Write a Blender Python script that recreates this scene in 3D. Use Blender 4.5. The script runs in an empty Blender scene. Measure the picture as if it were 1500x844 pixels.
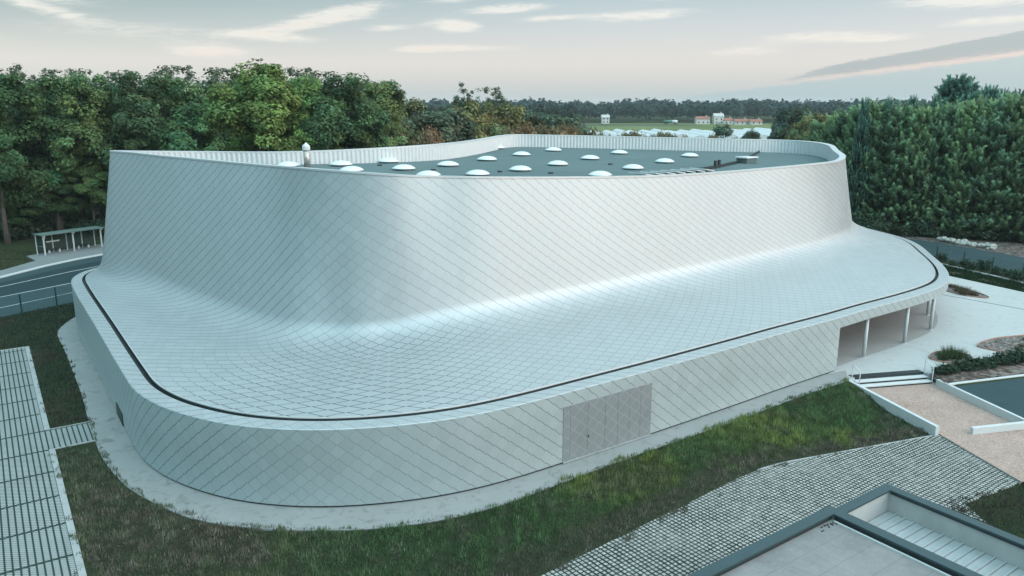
import bpy, bmesh, math, random
import numpy as np
from mathutils import Vector, Matrix
from mathutils.geometry import tessellate_polygon

R = math.radians
rng = np.random.default_rng(7)
random.seed(7)
scene = bpy.context.scene
COL = scene.collection

# ------------------------------------------------------------------ helpers
F_PX, HZ, CAM_H = 1167.0, 150.0, 18.0
PITCH = math.atan((422 - HZ) / F_PX)
CP, SP = math.cos(PITCH), math.sin(PITCH)

def at(px, Y, z=0.0):
    """world X of a thing seen in column px that stands at distance Y and height z"""
    D = Y * CP - (z - CAM_H) * SP
    return (px - 750.0) / F_PX * D

def height_at(py, Y):
    """world height seen at row py at distance Y"""
    b = -(py - 422) / F_PX
    t = Y / (CP + b * SP)
    return CAM_H + t * (-SP + b * CP)

def tag(o, label=None, cat=None, group=None, kind=None):
    if label: o['label'] = label
    if cat: o['category'] = cat
    if group: o['group'] = group
    if kind: o['kind'] = kind
    return o

def empty(name, loc=(0, 0, 0), rz=0.0):
    o = bpy.data.objects.new(name, None)
    o.empty_display_size = 0.5
    o.location = loc
    o.rotation_euler = (0, 0, rz)
    COL.objects.link(o)
    return o

def link_mesh(name, me, mat=None, parent=None):
    o = bpy.data.objects.new(name, me)
    COL.objects.link(o)
    if mat is not None:
        me.materials.append(mat)
    if parent is not None:
        o.parent = parent
    return o

def np_mesh(name, verts, faces, smooth=False, uv=None, attrs=None, colors=None):
    """verts (n,3); faces (m,k) of one size; uv per vertex; attrs {name: per-vertex float}"""
    verts = np.asarray(verts, np.float32)
    faces = np.asarray(faces, np.int32)
    me = bpy.data.meshes.new(name)
    m, k = faces.shape
    me.vertices.add(len(verts)); me.vertices.foreach_set('co', verts.ravel())
    me.loops.add(m * k); me.loops.foreach_set('vertex_index', faces.ravel())
    me.polygons.add(m)
    me.polygons.foreach_set('loop_start', np.arange(0, m * k, k, dtype=np.int32))
    me.polygons.foreach_set('loop_total', np.full(m, k, np.int32))
    me.update(calc_edges=True)
    me.polygons.foreach_set('use_smooth', np.full(m, bool(smooth)))
    if uv is not None:
        l = me.uv_layers.new(name='UVMap')
        l.data.foreach_set('uv', np.asarray(uv, np.float32)[faces.ravel()].ravel())
    for an, av in (attrs or {}).items():
        a = me.attributes.new(an, 'FLOAT', 'POINT'); a.data.foreach_set('value', np.asarray(av, np.float32))
    if colors is not None:
        a = me.color_attributes.new('tint', 'FLOAT_COLOR', 'POINT')
        c = np.ones((len(verts), 4), np.float32); c[:, :3] = colors
        a.data.foreach_set('color', c.ravel())
    me.validate()
    return me

class MB:
    """collects boxes, tubes and sheets into ONE mesh"""
    def __init__(self): self.v, self.f, self.uv = [], [], {}
    def add(self, v, f):
        b = len(self.v); self.v += [tuple(p) for p in v]; self.f += [tuple(i + b for i in q) for q in f]
    def box(self, c, s, rz=0.0, tilt=None):
        m = Matrix.Rotation(rz, 3, 'Z')
        if tilt is not None: m = m @ Matrix.Rotation(tilt, 3, 'X')
        x, y, z = s[0] / 2, s[1] / 2, s[2] / 2
        v = [Vector(c) + m @ Vector(p) for p in ((-x,-y,-z),(x,-y,-z),(x,y,-z),(-x,y,-z),(-x,-y,z),(x,-y,z),(x,y,z),(-x,y,z))]
        self.add(v, [(0,3,2,1),(4,5,6,7),(0,1,5,4),(1,2,6,5),(2,3,7,6),(3,0,4,7)])
    def beam(self, a, b, w, h):
        """box from a to b (axis), width w, height h (up)"""
        a, b = Vector(a), Vector(b); d = (b - a).normalized()
        s = d.cross(Vector((0, 0, 1)))
        if s.length < 1e-4: s = Vector((1, 0, 0))
        s.normalize(); u = s.cross(d)
        s *= w / 2; u *= h / 2
        v = [a - s - u, a + s - u, a + s + u, a - s + u, b - s - u, b + s - u, b + s + u, b - s + u]
        self.add(v, [(0,1,2,3),(7,6,5,4),(0,4,5,1),(1,5,6,2),(2,6,7,3),(3,7,4,0)])
    def tube(self, pts, radii, n=8, caps=True):
        pts = [Vector(p) for p in pts]; rings = []
        for i, p in enumerate(pts):
            d = (pts[min(i + 1, len(pts) - 1)] - pts[max(i - 1, 0)]).normalized()
            a = d.cross(Vector((0.31, 0.95, 0.1)))
            if a.length < 1e-3: a = d.cross(Vector((1, 0, 0)))
            a.normalize(); b = d.cross(a)
            r = radii[i] if hasattr(radii, '__len__') else radii
            rings.append([p + (a * math.cos(t) + b * math.sin(t)) * r for t in [2 * math.pi * k / n for k in range(n)]])
        v = [q for r_ in rings for q in r_]; f = []
        for i in range(len(pts) - 1):
            for k in range(n):
                k2 = (k + 1) % n
                f.append((i * n + k, (i + 1) * n + k, (i + 1) * n + k2, i * n + k2))
        if caps:
            f.append(tuple(range(n))); f.append(tuple(reversed(range((len(pts) - 1) * n, len(pts) * n))))
        self.add(v, f)
    def prism(self, poly, z0, z1, sides=True, bottom=False):
        """solid of a plan polygon; z0/z1 numbers or per-vertex lists; z0 is the bottom"""
        n = len(poly)
        zt = z1 if hasattr(z1, '__len__') else [z1] * n
        zb = z0 if hasattr(z0, '__len__') else [z0] * n
        top = [(p[0], p[1], zt[i]) for i, p in enumerate(poly)]
        bot = [(p[0], p[1], zb[i]) for i, p in enumerate(poly)]
        tr = tessellate_polygon([[Vector((p[0], p[1], 0)) for p in poly]])
        f = []
        for t in tr:
            a, b, c = [Vector((poly[i][0], poly[i][1], 0)) for i in t]
            f.append(tuple(t) if (b - a).cross(c - a).z > 0 else tuple(reversed(t)))
        self.add(top, f)
        if sides:
            self.add(top + bot, [(i, n + i, n + (i + 1) % n, (i + 1) % n) for i in range(n)])
        if bottom:
            self.add(bot, [tuple(reversed(t)) for t in f])
    def build(self, name, mat, parent=None, smooth=False, bevel=0.0, loc=None):
        me = bpy.data.meshes.new(name)
        me.from_pydata([tuple(p) for p in self.v], [], self.f)
        bm = bmesh.new(); bm.from_mesh(me)
        bmesh.ops.recalc_face_normals(bm, faces=bm.faces)
        bm.to_mesh(me); bm.free()
        if smooth:
            for p in me.polygons: p.use_smooth = True
        o = link_mesh(name, me, mat, parent)
        if loc: o.location = loc
        if bevel:
            b = o.modifiers.new('bevel', 'BEVEL'); b.width = bevel; b.segments = 2; b.limit_method = 'ANGLE'
        return o

# ------------------------------------------------------------------ shader helpers
class NT:
    def __init__(self, name):
        self.m = bpy.data.materials.new(name); self.m.use_nodes = True
        self.t = self.m.node_tree; self.n = self.t.nodes
        self.p = self.n['Principled BSDF']
    def new(self, typ, **kw):
        n = self.n.new(typ)
        for k, v in kw.items(): setattr(n, k, v)
        return n
    def link(self, a, b): self.t.links.new(a, b)
    def val(self, sock, v):
        if isinstance(v, (int, float)): sock.default_value = v
        elif isinstance(v, (tuple, list)): sock.default_value = (*v, 1.0)[:len(sock.default_value)] if len(v) == 3 and len(sock.default_value) == 4 else v
        else: self.link(v, sock)
    def math(self, op, a, b=None, c=None, clamp=False):
        n = self.new('ShaderNodeMath', operation=op); n.use_clamp = clamp
        self.val(n.inputs[0], a)
        if b is not None: self.val(n.inputs[1], b)
        if c is not None: self.val(n.inputs[2], c)
        return n.outputs[0]
    def mix(self, fac, a, b, blend='MIX'):
        n = self.new('ShaderNodeMix', data_type='RGBA', blend_type=blend)
        self.val(n.inputs['Factor'], fac) if not isinstance(fac, (int, float)) else setattr(n.inputs['Factor'], 'default_value', fac)
        for s, v in ((n.inputs[6], a), (n.inputs[7], b)): self.val(s, v)
        return n.outputs[2]
    def noise(self, vec=None, scale=5.0, detail=4.0, rough=0.55, dist=0.0):
        n = self.new('ShaderNodeTexNoise'); n.inputs['Scale'].default_value = scale
        n.inputs['Detail'].default_value = detail; n.inputs['Roughness'].default_value = rough
        n.inputs['Distortion'].default_value = dist
        if vec is not None: self.link(vec, n.inputs['Vector'])
        return n.outputs['Fac']
    def ramp(self, fac, stops):
        n = self.new('ShaderNodeValToRGB'); e = n.color_ramp.elements
        while len(e) < len(stops): e.new(0.5)
        for i, (p, c) in enumerate(stops): e[i].position = p; e[i].color = (*c, 1) if len(c) == 3 else c
        self.link(fac, n.inputs[0]); return n.outputs[0]
    def smooth(self, v, lo, hi):
        n = self.new('ShaderNodeMapRange', interpolation_type='SMOOTHSTEP')
        self.val(n.inputs[0], v); n.inputs[1].default_value = lo; n.inputs[2].default_value = hi
        return n.outputs[0]
    def objco(self): return self.new('ShaderNodeTexCoord').outputs['Object']
    def bump(self, h, strength=0.3, dist=0.02):
        n = self.new('ShaderNodeBump'); n.inputs['Strength'].default_value = strength; n.inputs['Distance'].default_value = dist
        self.link(h, n.inputs['Height']); self.link(n.outputs[0], self.p.inputs['Normal'])
    def set(self, color=None, rough=None, metal=None, spec=None):
        if color is not None: self.val(self.p.inputs['Base Color'], color)
        if rough is not None: self.val(self.p.inputs['Roughness'], rough)
        if metal is not None: self.val(self.p.inputs['Metallic'], metal)
        if spec is not None: self.val(self.p.inputs['Specular IOR Level'], spec)
        return self.m

ALB = 0.68        # all built surfaces share one grey scale
def plain(name, c, rough=0.6, metal=0.0, var=0.12, scale=1.5, spec=0.4):
    t = NT(name); n = t.noise(t.objco(), scale, 6, 0.6)
    c = tuple(x * ALB for x in c)
    c2 = tuple(min(1, x * (1 + var)) for x in c); c1 = tuple(x * (1 - var) for x in c)
    return t.set(t.ramp(n, [(0.3, c1), (0.7, c2)]), rough, metal, spec)

def mat_cladding(name, base=(0.66, 0.70, 0.71), tw=0.87, th=0.70, metal=0.55, rough=0.40, line=0.03, perforated=False):
    """lapped diamond metal tiles laid along UV (metres round the hall, metres up the profile)"""
    base = tuple(x * ALB for x in base)
    t = NT(name)
    uv = t.new('ShaderNodeUVMap').outputs[0]
    sep = t.new('ShaderNodeSeparateXYZ'); t.link(uv, sep.inputs[0])
    U, V = t.math('DIVIDE', sep.outputs[0], tw), t.math('DIVIDE', sep.outputs[1], th)
    a0, b0 = t.math('ADD', U, V), t.math('SUBTRACT', U, V)
    fa0, fb0 = t.math('FRACT', a0), t.math('FRACT', b0)
    a = t.math('ADD', a0, t.math('MULTIPLY', t.math('SUBTRACT', fb0, 0.5), 0.09))    # lapped tiles step at each crossing
    b = t.math('ADD', b0, t.math('MULTIPLY', t.math('SUBTRACT', fa0, 0.5), 0.09))
    def lines(x, w):
        d = t.math('ABSOLUTE', t.math('SUBTRACT', t.math('FRACT', x), 0.5))            # .5 at the joint
        return t.smooth(d, 0.5 - w * 1.5, 0.5 - w * 0.55)
    la, lb = lines(a, line), lines(b, line)
    wa = t.new('ShaderNodeAttribute', attribute_name='seam_tone_a').outputs['Fac']
    wb = t.new('ShaderNodeAttribute', attribute_name='seam_tone_b').outputs['Fac']
    lm = t.math('MAXIMUM', t.math('MULTIPLY', la, wa), t.math('MULTIPLY', lb, wb))
    # dot where the seams cross
    dot = t.math('MULTIPLY', lines(a, line * 1.6), lines(b, line * 1.6))
    lm = t.math('MAXIMUM', lm, t.math('MULTIPLY', dot, t.math('MULTIPLY', t.math('ADD', wa, wb), 0.62)))
    cid = t.new('ShaderNodeCombineXYZ'); t.link(t.math('FLOOR', t.math('ADD', a, 0.0)), cid.inputs[0]); t.link(t.math('FLOOR', b), cid.inputs[1])
    wn = t.new('ShaderNodeTexWhiteNoise', noise_dimensions='2D'); t.link(cid.outputs[0], wn.inputs['Vector'])
    wv = wn.outputs['Value']
    big = t.noise(t.objco(), 0.12, 3, 0.5)
    fine = t.noise(t.objco(), 9.0, 4, 0.65)
    sv = t.new('ShaderNodeCombineXYZ'); t.link(t.math('MULTIPLY', U, 4.5), sv.inputs[0]); t.link(t.math('MULTIPLY', V, 0.35), sv.inputs[1])
    run = t.noise(sv.outputs[0], 1.0, 5, 0.65)                                         # faint rain marks down the slope
    k = t.math('ADD', 0.90, t.math('ADD', t.math('MULTIPLY', wv, 0.065), t.math('ADD', t.math('ADD', t.math('MULTIPLY', big, 0.10), t.math('MULTIPLY', t.math('SUBTRACT', run, 0.5), 0.13)), t.math('MULTIPLY', fine, 0.06))))
    cc = t.new('ShaderNodeVectorMath', operation='SCALE'); cc.inputs[0].default_value = base; t.link(k, cc.inputs['Scale'])
    dark = tuple(x * 0.10 for x in base)
    if perforated:
        col = t.mix(t.math('MULTIPLY', lm, 0.42), cc.outputs[0], (0.42, 0.44, 0.44))
    else:
        col = t.mix(lm, cc.outputs[0], dark)
    rr = t.math('ADD', rough, t.math('MULTIPLY', t.math('SUBTRACT', wv, 0.5), 0.06))
    t.set(col, rr, metal, 0.5)
    # each tile lies at its own slight tilt over the one below
    h = t.math('ADD', t.math('MULTIPLY', t.math('FRACT', a), t.math('ADD', 0.4, t.math('MULTIPLY', wv, 0.5))), t.math('MULTIPLY', t.math('FRACT', b), 0.5))
    t.bump(h, 0.11, 0.02)
    return t.m

# ------------------------------------------------------------------ camera, world, light
cam_d = bpy.data.cameras.new('camera'); cam_d.sensor_width = 36.0; cam_d.lens = F_PX / 1500.0 * 36.0
cam_d.clip_start = 0.5; cam_d.clip_end = 6000
cam = bpy.data.objects.new('camera', cam_d); COL.objects.link(cam)
cam.location = (0, 0, CAM_H); cam.rotation_euler = (math.pi / 2 - PITCH, 0, 0)
scene.camera = cam
scene.view_settings.view_transform = 'Standard'; scene.view_settings.look = 'None'
scene.view_settings.exposure = 0.50; scene.view_settings.gamma = 1.0
scene.render.resolution_x, scene.render.resolution_y = 1024, 576
scene.cycles.max_bounces = 6; scene.cycles.diffuse_bounces = 3; scene.cycles.glossy_bounces = 3
scene.cycles.volume_bounces = 0

SUN_AZ = R(106)          # measured from +Y towards +X: behind the camera and to the right
SUN_EL = R(9)

def build_world():
    w = bpy.data.worlds.new('World'); scene.world = w; w.use_nodes = True
    t = NT.__new__(NT); t.m = None; t.t = w.node_tree; t.n = t.t.nodes; t.p = None
    bg = t.n['Background']
    d = t.new('ShaderNodeTexCoord').outputs['Generated']
    nrm = t.new('ShaderNodeVectorMath', operation='NORMALIZE'); t.link(d, nrm.inputs[0])
    s = t.new('ShaderNodeSeparateXYZ'); t.link(nrm.outputs[0], s.inputs[0])
    X, Y, Z = s.outputs
    el = t.math('MULTIPLY', t.math('ARCSINE', Z), 57.29578)            # degrees
    az = t.math('MULTIPLY', t.math('ARCTAN2', X, Y), 57.29578)
    e01 = t.math('DIVIDE', t.math('ADD', el, 2.0), 92.0, clamp=True)
    base = t.ramp(e01, [(0.0, (0.50, 0.58, 0.60)), (0.026, (0.54, 0.61, 0.63)), (0.05, (0.725, 0.70, 0.695)), (0.075, (0.60, 0.64, 0.675)),
                        (0.105, (0.40, 0.52, 0.585)), (0.2, (0.42, 0.58, 0.62)), (0.45, (0.50, 0.80, 0.885)), (1.0, (0.58, 0.96, 1.06))])
    # the afterglow behind the camera
    GE = R(38); GA = R(112)
    sd = (math.sin(GA) * math.cos(GE), math.cos(GA) * math.cos(GE), math.sin(GE))
    dp = t.new('ShaderNodeVectorMath', operation='DOT_PRODUCT'); t.link(nrm.outputs[0], dp.inputs[0]); dp.inputs[1].default_value = sd
    glow = t.math('POWER', t.math('MAXIMUM', dp.outputs['Value'], 0.0), 2.2)
    gl = t.new('ShaderNodeVectorMath', operation='SCALE'); gl.inputs[0].default_value = (0.65, 0.52, 0.50); t.link(glow, gl.inputs['Scale'])
    # the low sunset band on the right, and the brighter sky behind the camera
    sl_ = (math.sin(R(110)) * math.cos(R(9)), math.cos(R(110)) * math.cos(R(9)), math.sin(R(9)))
    d2 = t.new('ShaderNodeVectorMath', operation='DOT_PRODUCT'); t.link(nrm.outputs[0], d2.inputs[0]); d2.inputs[1].default_value = sl_
    low = t.math('POWER', t.math('MAXIMUM', d2.outputs['Value'], 0.0), 3.6)
    g2 = t.new('ShaderNodeVectorMath', operation='SCALE'); g2.inputs[0].default_value = (1.28, 1.02, 0.99); t.link(low, g2.inputs['Scale'])
    g3 = t.new('ShaderNodeVectorMath', operation='ADD'); t.link(gl.outputs[0], g3.inputs[0]); t.link(g2.outputs[0], g3.inputs[1])
    bh = t.math('ADD', 1.0, t.math('MULTIPLY', t.math('MULTIPLY', t.smooth(Y, 0.1, -0.6), t.smooth(el, 2.0, 17.0)), 1.55))
    b2 = t.new('ShaderNodeVectorMath', operation='SCALE'); t.link(base, b2.inputs[0]); t.link(bh, b2.inputs['Scale'])
    addv = t.new('ShaderNodeVectorMath', operation='ADD'); t.link(b2.outputs[0], addv.inputs[0]); t.link(g3.outputs[0], addv.inputs[1])
    # left side of the visible sky a little deeper, as in the photograph
    lft = t.math('MULTIPLY', t.smooth(az, 12.0, -34.0), t.smooth(el, 1.5, 8.0))
    col = t.mix(t.math('MULTIPLY', lft, 0.9), addv.outputs[0], (0.25, 0.325, 0.335), 'MIX')
    up = t.smooth(el, 14.0, 30.0)
    col = t.mix(up, col, addv.outputs[0])
    # the dusk side of the sky, away from the afterglow
    dusk = t.math('MULTIPLY', t.smooth(az, -42.0, -75.0), t.smooth(el, 55.0, 20.0))
    col = t.mix(t.math('MULTIPLY', dusk, 0.8), col, (0.20, 0.42, 0.49))
    # wisps of cirrus: azimuth, elevation, half width, half height, lean, amount, pinkness
    sc = t.new('ShaderNodeCombineXYZ'); t.link(t.math('MULTIPLY', az, 0.5), sc.inputs[0]); t.link(t.math('SUBTRACT', t.math('MULTIPLY', el, 3.2), t.math('MULTIPLY', az, 0.10)), sc.inputs[1])
    n1 = t.noise(sc.outputs[0], 0.8, 8, 0.66, 0.9)
    n2 = t.noise(sc.outputs[0], 2.2, 5, 0.6, 0.8)
    nz = t.math('ADD', t.math('MULTIPLY', n1, 0.7), t.math('MULTIPLY', n2, 0.3))
    tot = tot_p = None
    wisps = [(-31.0, 6.3, 4.2, 0.38, -0.10, 0.7, 0.3), (-29.0, 5.4, 2.2, 0.32, -0.20, 0.6, 0.5), (-27.5, 6.7, 3.2, 0.40, -0.06, 0.8, 0.3),
             (-20.0, 3.2, 2.6, 0.42, -0.02, 0.7, 0.9), (-35.5, 3.7, 4.0, 0.5, 0.0, 0.5, 1.0), (-14.0, 5.0, 4.4, 0.28, 0.14, 0.72, 0.6), (-15.5, 4.2, 2.8, 0.30, -0.05, 0.55, 0.6), (-18.5, 7.0, 2.6, 0.35, -0.12, 0.7, 0.3), (-8.5, 4.9, 2.0, 0.25, 0.05, 0.5, 0.3), (-6.5, 3.5, 1.8, 0.22, 0.02, 0.6, 0.7), (2.5, 5.6, 2.0, 0.22, 0.06, 0.6, 0.2), (24.0, 3.9, 2.5, 0.25, 0.02, 0.5, 0.3), (30.0, 4.7, 3.2, 0.28, 0.03, 0.6, 0.2),
             (-11.5, 5.9, 3.2, 0.4, 0.16, 0.8, 0.3), (-4.0, 5.1, 1.7, 0.42, -0.05, 0.9, 0.3), (-0.4, 6.2, 2.8, 0.3, 0.06, 0.8, 0.2),
             (-3.0, 7.1, 2.2, 0.35, 0.15, 1.0, 0.1), (12.5, 7.2, 3.0, 0.35, 0.12, 1.0, 0.1), (8.6, 5.7, 3.6, 0.34, 0.04, 0.75, 0.1),
             (29.0, 6.0, 4.2, 0.5, 0.0, 0.9, 0.1), (32.5, 6.2, 3.5, 0.3, 0.0, 0.6, 0.1), (20.0, 4.1, 4.0, 0.38, 0.03, 0.6, 0.4),
             (15.6, 3.3, 2.6, 0.3, 0.02, 0.55, 0.5), (-1.5, 3.6, 4.0, 0.3, 0.02, 0.35, 0.8), (-5.0, 3.7, 2.2, 0.25, 0.0, 0.4, 0.8), (-24.5, 4.4, 7.0, 0.7, -0.03, 0.35, 0.6)]
    for (a0, e0, hw, hh, lean, amt, pk) in wisps:
        da = t.math('SUBTRACT', az, a0)
        de = t.math('SUBTRACT', t.math('SUBTRACT', el, e0), t.math('MULTIPLY', da, lean))
        q = t.math('ADD', t.math('POWER', t.math('ABSOLUTE', t.math('DIVIDE', da, hw)), 2.0), t.math('POWER', t.math('ABSOLUTE', t.math('DIVIDE', de, hh)), 2.0))
        g = t.math('MULTIPLY', t.math('EXPONENT', t.math('MULTIPLY', q, -1.0)), amt)
        tot = g if tot is None else t.math('ADD', tot, g)
        gp = t.math('MULTIPLY', g, pk)
        tot_p = gp if tot_p is None else t.math('ADD', tot_p, gp)
    cl = t.smooth(t.math('MULTIPLY', t.math('MULTIPLY', tot, 1.3), t.math('ADD', -0.75, t.math('MULTIPLY', nz, 3.7))), 0.15, 1.0)
    ccol = t.mix(t.math('MINIMUM', tot_p, 1.0), (0.86, 0.84, 0.80), (0.83, 0.72, 0.67))
    col = t.mix(t.math('MULTIPLY', cl, 0.85), col, ccol)
    # the low bank of stratus on the right, grey-lilac above a pink lit edge, blue-grey beneath
    axis = t.math('ADD', 1.40, t.math('MULTIPLY', t.math('SUBTRACT', az, 19.8), 0.116))
    wob = t.math('MULTIPLY', t.math('SUBTRACT', n2, 0.5), 0.5)
    dv = t.math('ADD', t.math('SUBTRACT', el, axis), wob)
    thick = t.math('ADD', t.math('MULTIPLY', t.smooth(az, 16.0, 23.0), 0.85), t.math('MULTIPLY', t.smooth(az, 22.0, 33.0), 0.45))
    upper = t.math('MULTIPLY', t.smooth(t.math('SUBTRACT', dv, thick), 0.10, -0.06), t.smooth(dv, 0.02, 0.28))
    upper = t.math('MULTIPLY', upper, t.smooth(az, 15.0, 22.0))
    col = t.mix(t.math('MULTIPLY', upper, 0.8), col, (0.36, 0.435, 0.49))
    pink = t.math('MULTIPLY', t.math('EXPONENT', t.math('MULTIPLY', t.math('POWER', t.math('DIVIDE', dv, 0.22), 2.0), -1.0)), t.smooth(az, 13.0, 30.0))
    col = t.mix(t.math('MULTIPLY', pink, 0.75), col, (0.80, 0.66, 0.64))
    below = t.math('MULTIPLY', t.smooth(dv, 0.05, -0.25), t.smooth(az, -4.0, 12.0))
    col = t.mix(t.math('MULTIPLY', below, 0.85), col, (0.45, 0.585, 0.635))
    # the physical sky, low sun, adds its own tint
    # the low northern sky is dimmer than the dome above and the afterglow behind the camera
    dim = t.math('SUBTRACT', 1.0, t.math('MULTIPLY', t.math('MULTIPLY', t.smooth(el, 20.0, 8.5), t.smooth(Y, -0.1, 0.35)), 0.29))
    cd = t.new('ShaderNodeVectorMath', operation='SCALE'); t.link(col, cd.inputs[0]); t.link(dim, cd.inputs['Scale']); col = cd.outputs[0]
    sky = t.new('ShaderNodeTexSky', sky_type='NISHITA'); sky.sun_disc = False
    sky.sun_elevation = SUN_EL; sky.sun_rotation = SUN_AZ; sky.altitude = 50; sky.dust_density = 2.0
    skv = t.new('ShaderNodeVectorMath', operation='SCALE'); t.link(sky.outputs[0], skv.inputs[0]); skv.inputs['Scale'].default_value = 0.03
    fin = t.new('ShaderNodeVectorMath', operation='ADD'); t.link(col, fin.inputs[0]); t.link(skv.outputs[0], fin.inputs[1])
    t.link(fin.outputs[0], bg.inputs[0]); bg.inputs[1].default_value = 0.95

build_world()
sl = bpy.data.lights.new('sun', 'SUN'); sl.energy = 0.8; sl.angle = R(55); sl.color = (1.0, 0.86, 0.82)
so = bpy.data.objects.new('sun', sl); COL.objects.link(so)
so.rotation_euler = (math.pi / 2 - R(14), 0, math.pi - SUN_AZ)
so.location = (60, -40, 40)

# ------------------------------------------------------------------ materials
M = {}
M['clad'] = mat_cladding('diamond_tiles', base=(0.515, 0.56, 0.575), tw=0.93, th=0.72, metal=0.45, rough=0.50, line=0.031)
M['clad_low'] = mat_cladding('diamond_tiles_low', base=(0.50, 0.585, 0.60), tw=0.87, th=0.68, rough=0.52, metal=0.42, line=0.027)
M['clad_door'] = mat_cladding('perforated_tiles', base=(0.295, 0.335, 0.345), tw=0.87, th=0.68, rough=0.55, metal=0.4, line=0.030, perforated=True)
M['coping'] = plain('coping_metal', (0.74, 0.77, 0.78), 0.4, 0.4, 0.05)
M['lining'] = plain('lining_metal', (0.72, 0.76, 0.77), 0.5, 0.15, 0.04)
M['dark_metal'] = plain('dark_metal', (0.035, 0.05, 0.055), 0.5, 0.3)
M['gutter'] = plain('gutter_dark', (0.03, 0.045, 0.05), 0.6, 0.0)  # one even dark colour for the whole channel
M['white_metal'] = plain('white_metal', (0.72, 0.75, 0.75), 0.45, 0.0, 0.05)
M['steel'] = plain('stainless', (0.62, 0.57, 0.53), 0.42, 0.6, 0.35, 5)
M['dome'] = plain('skylight_acrylic', (0.80, 0.85, 0.86), 0.25, 0.0, 0.04, 1.0, 0.6)
M['curb'] = plain('skylight_curb', (0.12, 0.16, 0.165), 0.6)
M['soffit'] = plain('soffit_render', (0.50, 0.50, 0.49), 0.8)
M['column'] = plain('column_paint', (0.70, 0.74, 0.74), 0.5, 0.0, 0.05)
M['wall_in'] = plain('recess_wall', (0.46, 0.46, 0.45), 0.85, 0, 0.08, 3)
M['conc'] = None
def concrete(name, base, var=0.10, sc=0.5, stains=0.25):
    t = NT(name); co = t.objco()
    base = tuple(x * ALB for x in base)
    n1 = t.noise(co, sc, 6, 0.6); n2 = t.noise(co, 12.0, 5, 0.7); n3 = t.noise(co, 1.3, 7, 0.7, 1.2)
    k = t.math('ADD', 1.0 - var, t.math('ADD', t.math('MULTIPLY', n1, var * 1.2), t.math('MULTIPLY', n2, var * 0.9)))
    k = t.math('MULTIPLY', k, t.math('SUBTRACT', 1.0, t.math('MULTIPLY', t.smooth(n3, 0.50, 0.74), stains)))
    v = t.new('ShaderNodeVectorMath', operation='SCALE'); v.inputs[0].default_value = base; t.link(k, v.inputs['Scale'])
    t.set(v.outputs[0], 0.9, 0, 0.12); t.bump(n2, 0.2, 0.01); return t.m
M['path'] = concrete('path_concrete', (0.335, 0.355, 0.35), 0.24, 0.4, 0.40)
M['plaza'] = concrete('plaza_concrete', (0.53, 0.56, 0.56), 0.14, 0.25, 0.20)
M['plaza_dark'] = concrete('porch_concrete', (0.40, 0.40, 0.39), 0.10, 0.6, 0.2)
M['white_conc'] = concrete('white_concrete', (0.68, 0.71, 0.71), 0.08, 1.0, 0.15)
M['kerb'] = concrete('kerb_concrete', (0.42, 0.45, 0.45), 0.12, 1.0, 0.4)
M['asphalt'] = concrete('asphalt', (0.045, 0.084, 0.094), 0.25, 0.7, 0.2)
M['road'] = concrete('road_asphalt', (0.050, 0.088, 0.097), 0.18, 0.15, 0.15)
M['road_band'] = concrete('road_asphalt_dark', (0.030, 0.058, 0.066), 0.18, 0.15, 0.15)
M['pavement'] = concrete('pavement_asphalt', (0.24, 0.27, 0.275), 0.15, 0.4, 0.2)
M['paint'] = plain('road_paint', (0.55, 0.60, 0.61), 0.7, 0, 0.2, 3)

def mat_gravel():
    t = NT('pink_gravel'); co = t.objco()
    v = t.new('ShaderNodeTexVoronoi'); v.inputs['Scale'].default_value = 14.0; t.link(co, v.inputs['Vector'])
    n = t.noise(co, 0.5, 5, 0.6); n2 = t.noise(co, 25, 3, 0.7)
    g = t.new('ShaderNodeSeparateColor'); t.link(v.outputs['Color'], g.inputs[0])
    k = t.math('ADD', t.math('MULTIPLY', g.outputs[0], 0.35), t.math('ADD', t.math('MULTIPLY', n, 0.45), t.math('MULTIPLY', n2, 0.2)))
    t.set(t.ramp(k, [(0.2, (0.204, 0.147, 0.125)), (0.5, (0.320, 0.236, 0.202)), (0.8, (0.422, 0.324, 0.285))]), 0.95, 0, 0.15)
    t.bump(k, 0.4, 0.03); return t.m
M['gravel'] = mat_gravel()

def mat_mulch(name, a, b, c, scale=7.0):
    t = NT(name); co = t.objco()
    v = t.new('ShaderNodeTexVoronoi'); v.inputs['Scale'].default_value = scale; t.link(co, v.inputs['Vector'])
    g = t.new('ShaderNodeSeparateColor'); t.link(v.outputs['Color'], g.inputs[0])
    n = t.noise(co, scale * 0.5, 4, 0.7)
    k = t.math('ADD', t.math('MULTIPLY', g.outputs[0], 0.6), t.math('MULTIPLY', n, 0.4))
    t.set(t.ramp(k, [(0.2, a), (0.5, b), (0.85, c)]), 0.95, 0, 0.1); t.bump(k, 0.8, 0.05); return t.m
M['mulch'] = mat_mulch('stone_mulch', (0.034, 0.031, 0.027), (0.129, 0.116, 0.109), (0.272, 0.252, 0.238))
M['earth'] = mat_mulch('bare_earth', (0.041, 0.034, 0.031), (0.102, 0.085, 0.075), (0.204, 0.177, 0.163), 3.0)
M['orange'] = plain('rusty_edging', (0.50, 0.27, 0.20), 0.7, 0, 0.3, 4)
M['rock'] = plain('pale_rubble', (0.46, 0.46, 0.42), 0.9, 0, 0.25, 3)

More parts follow.
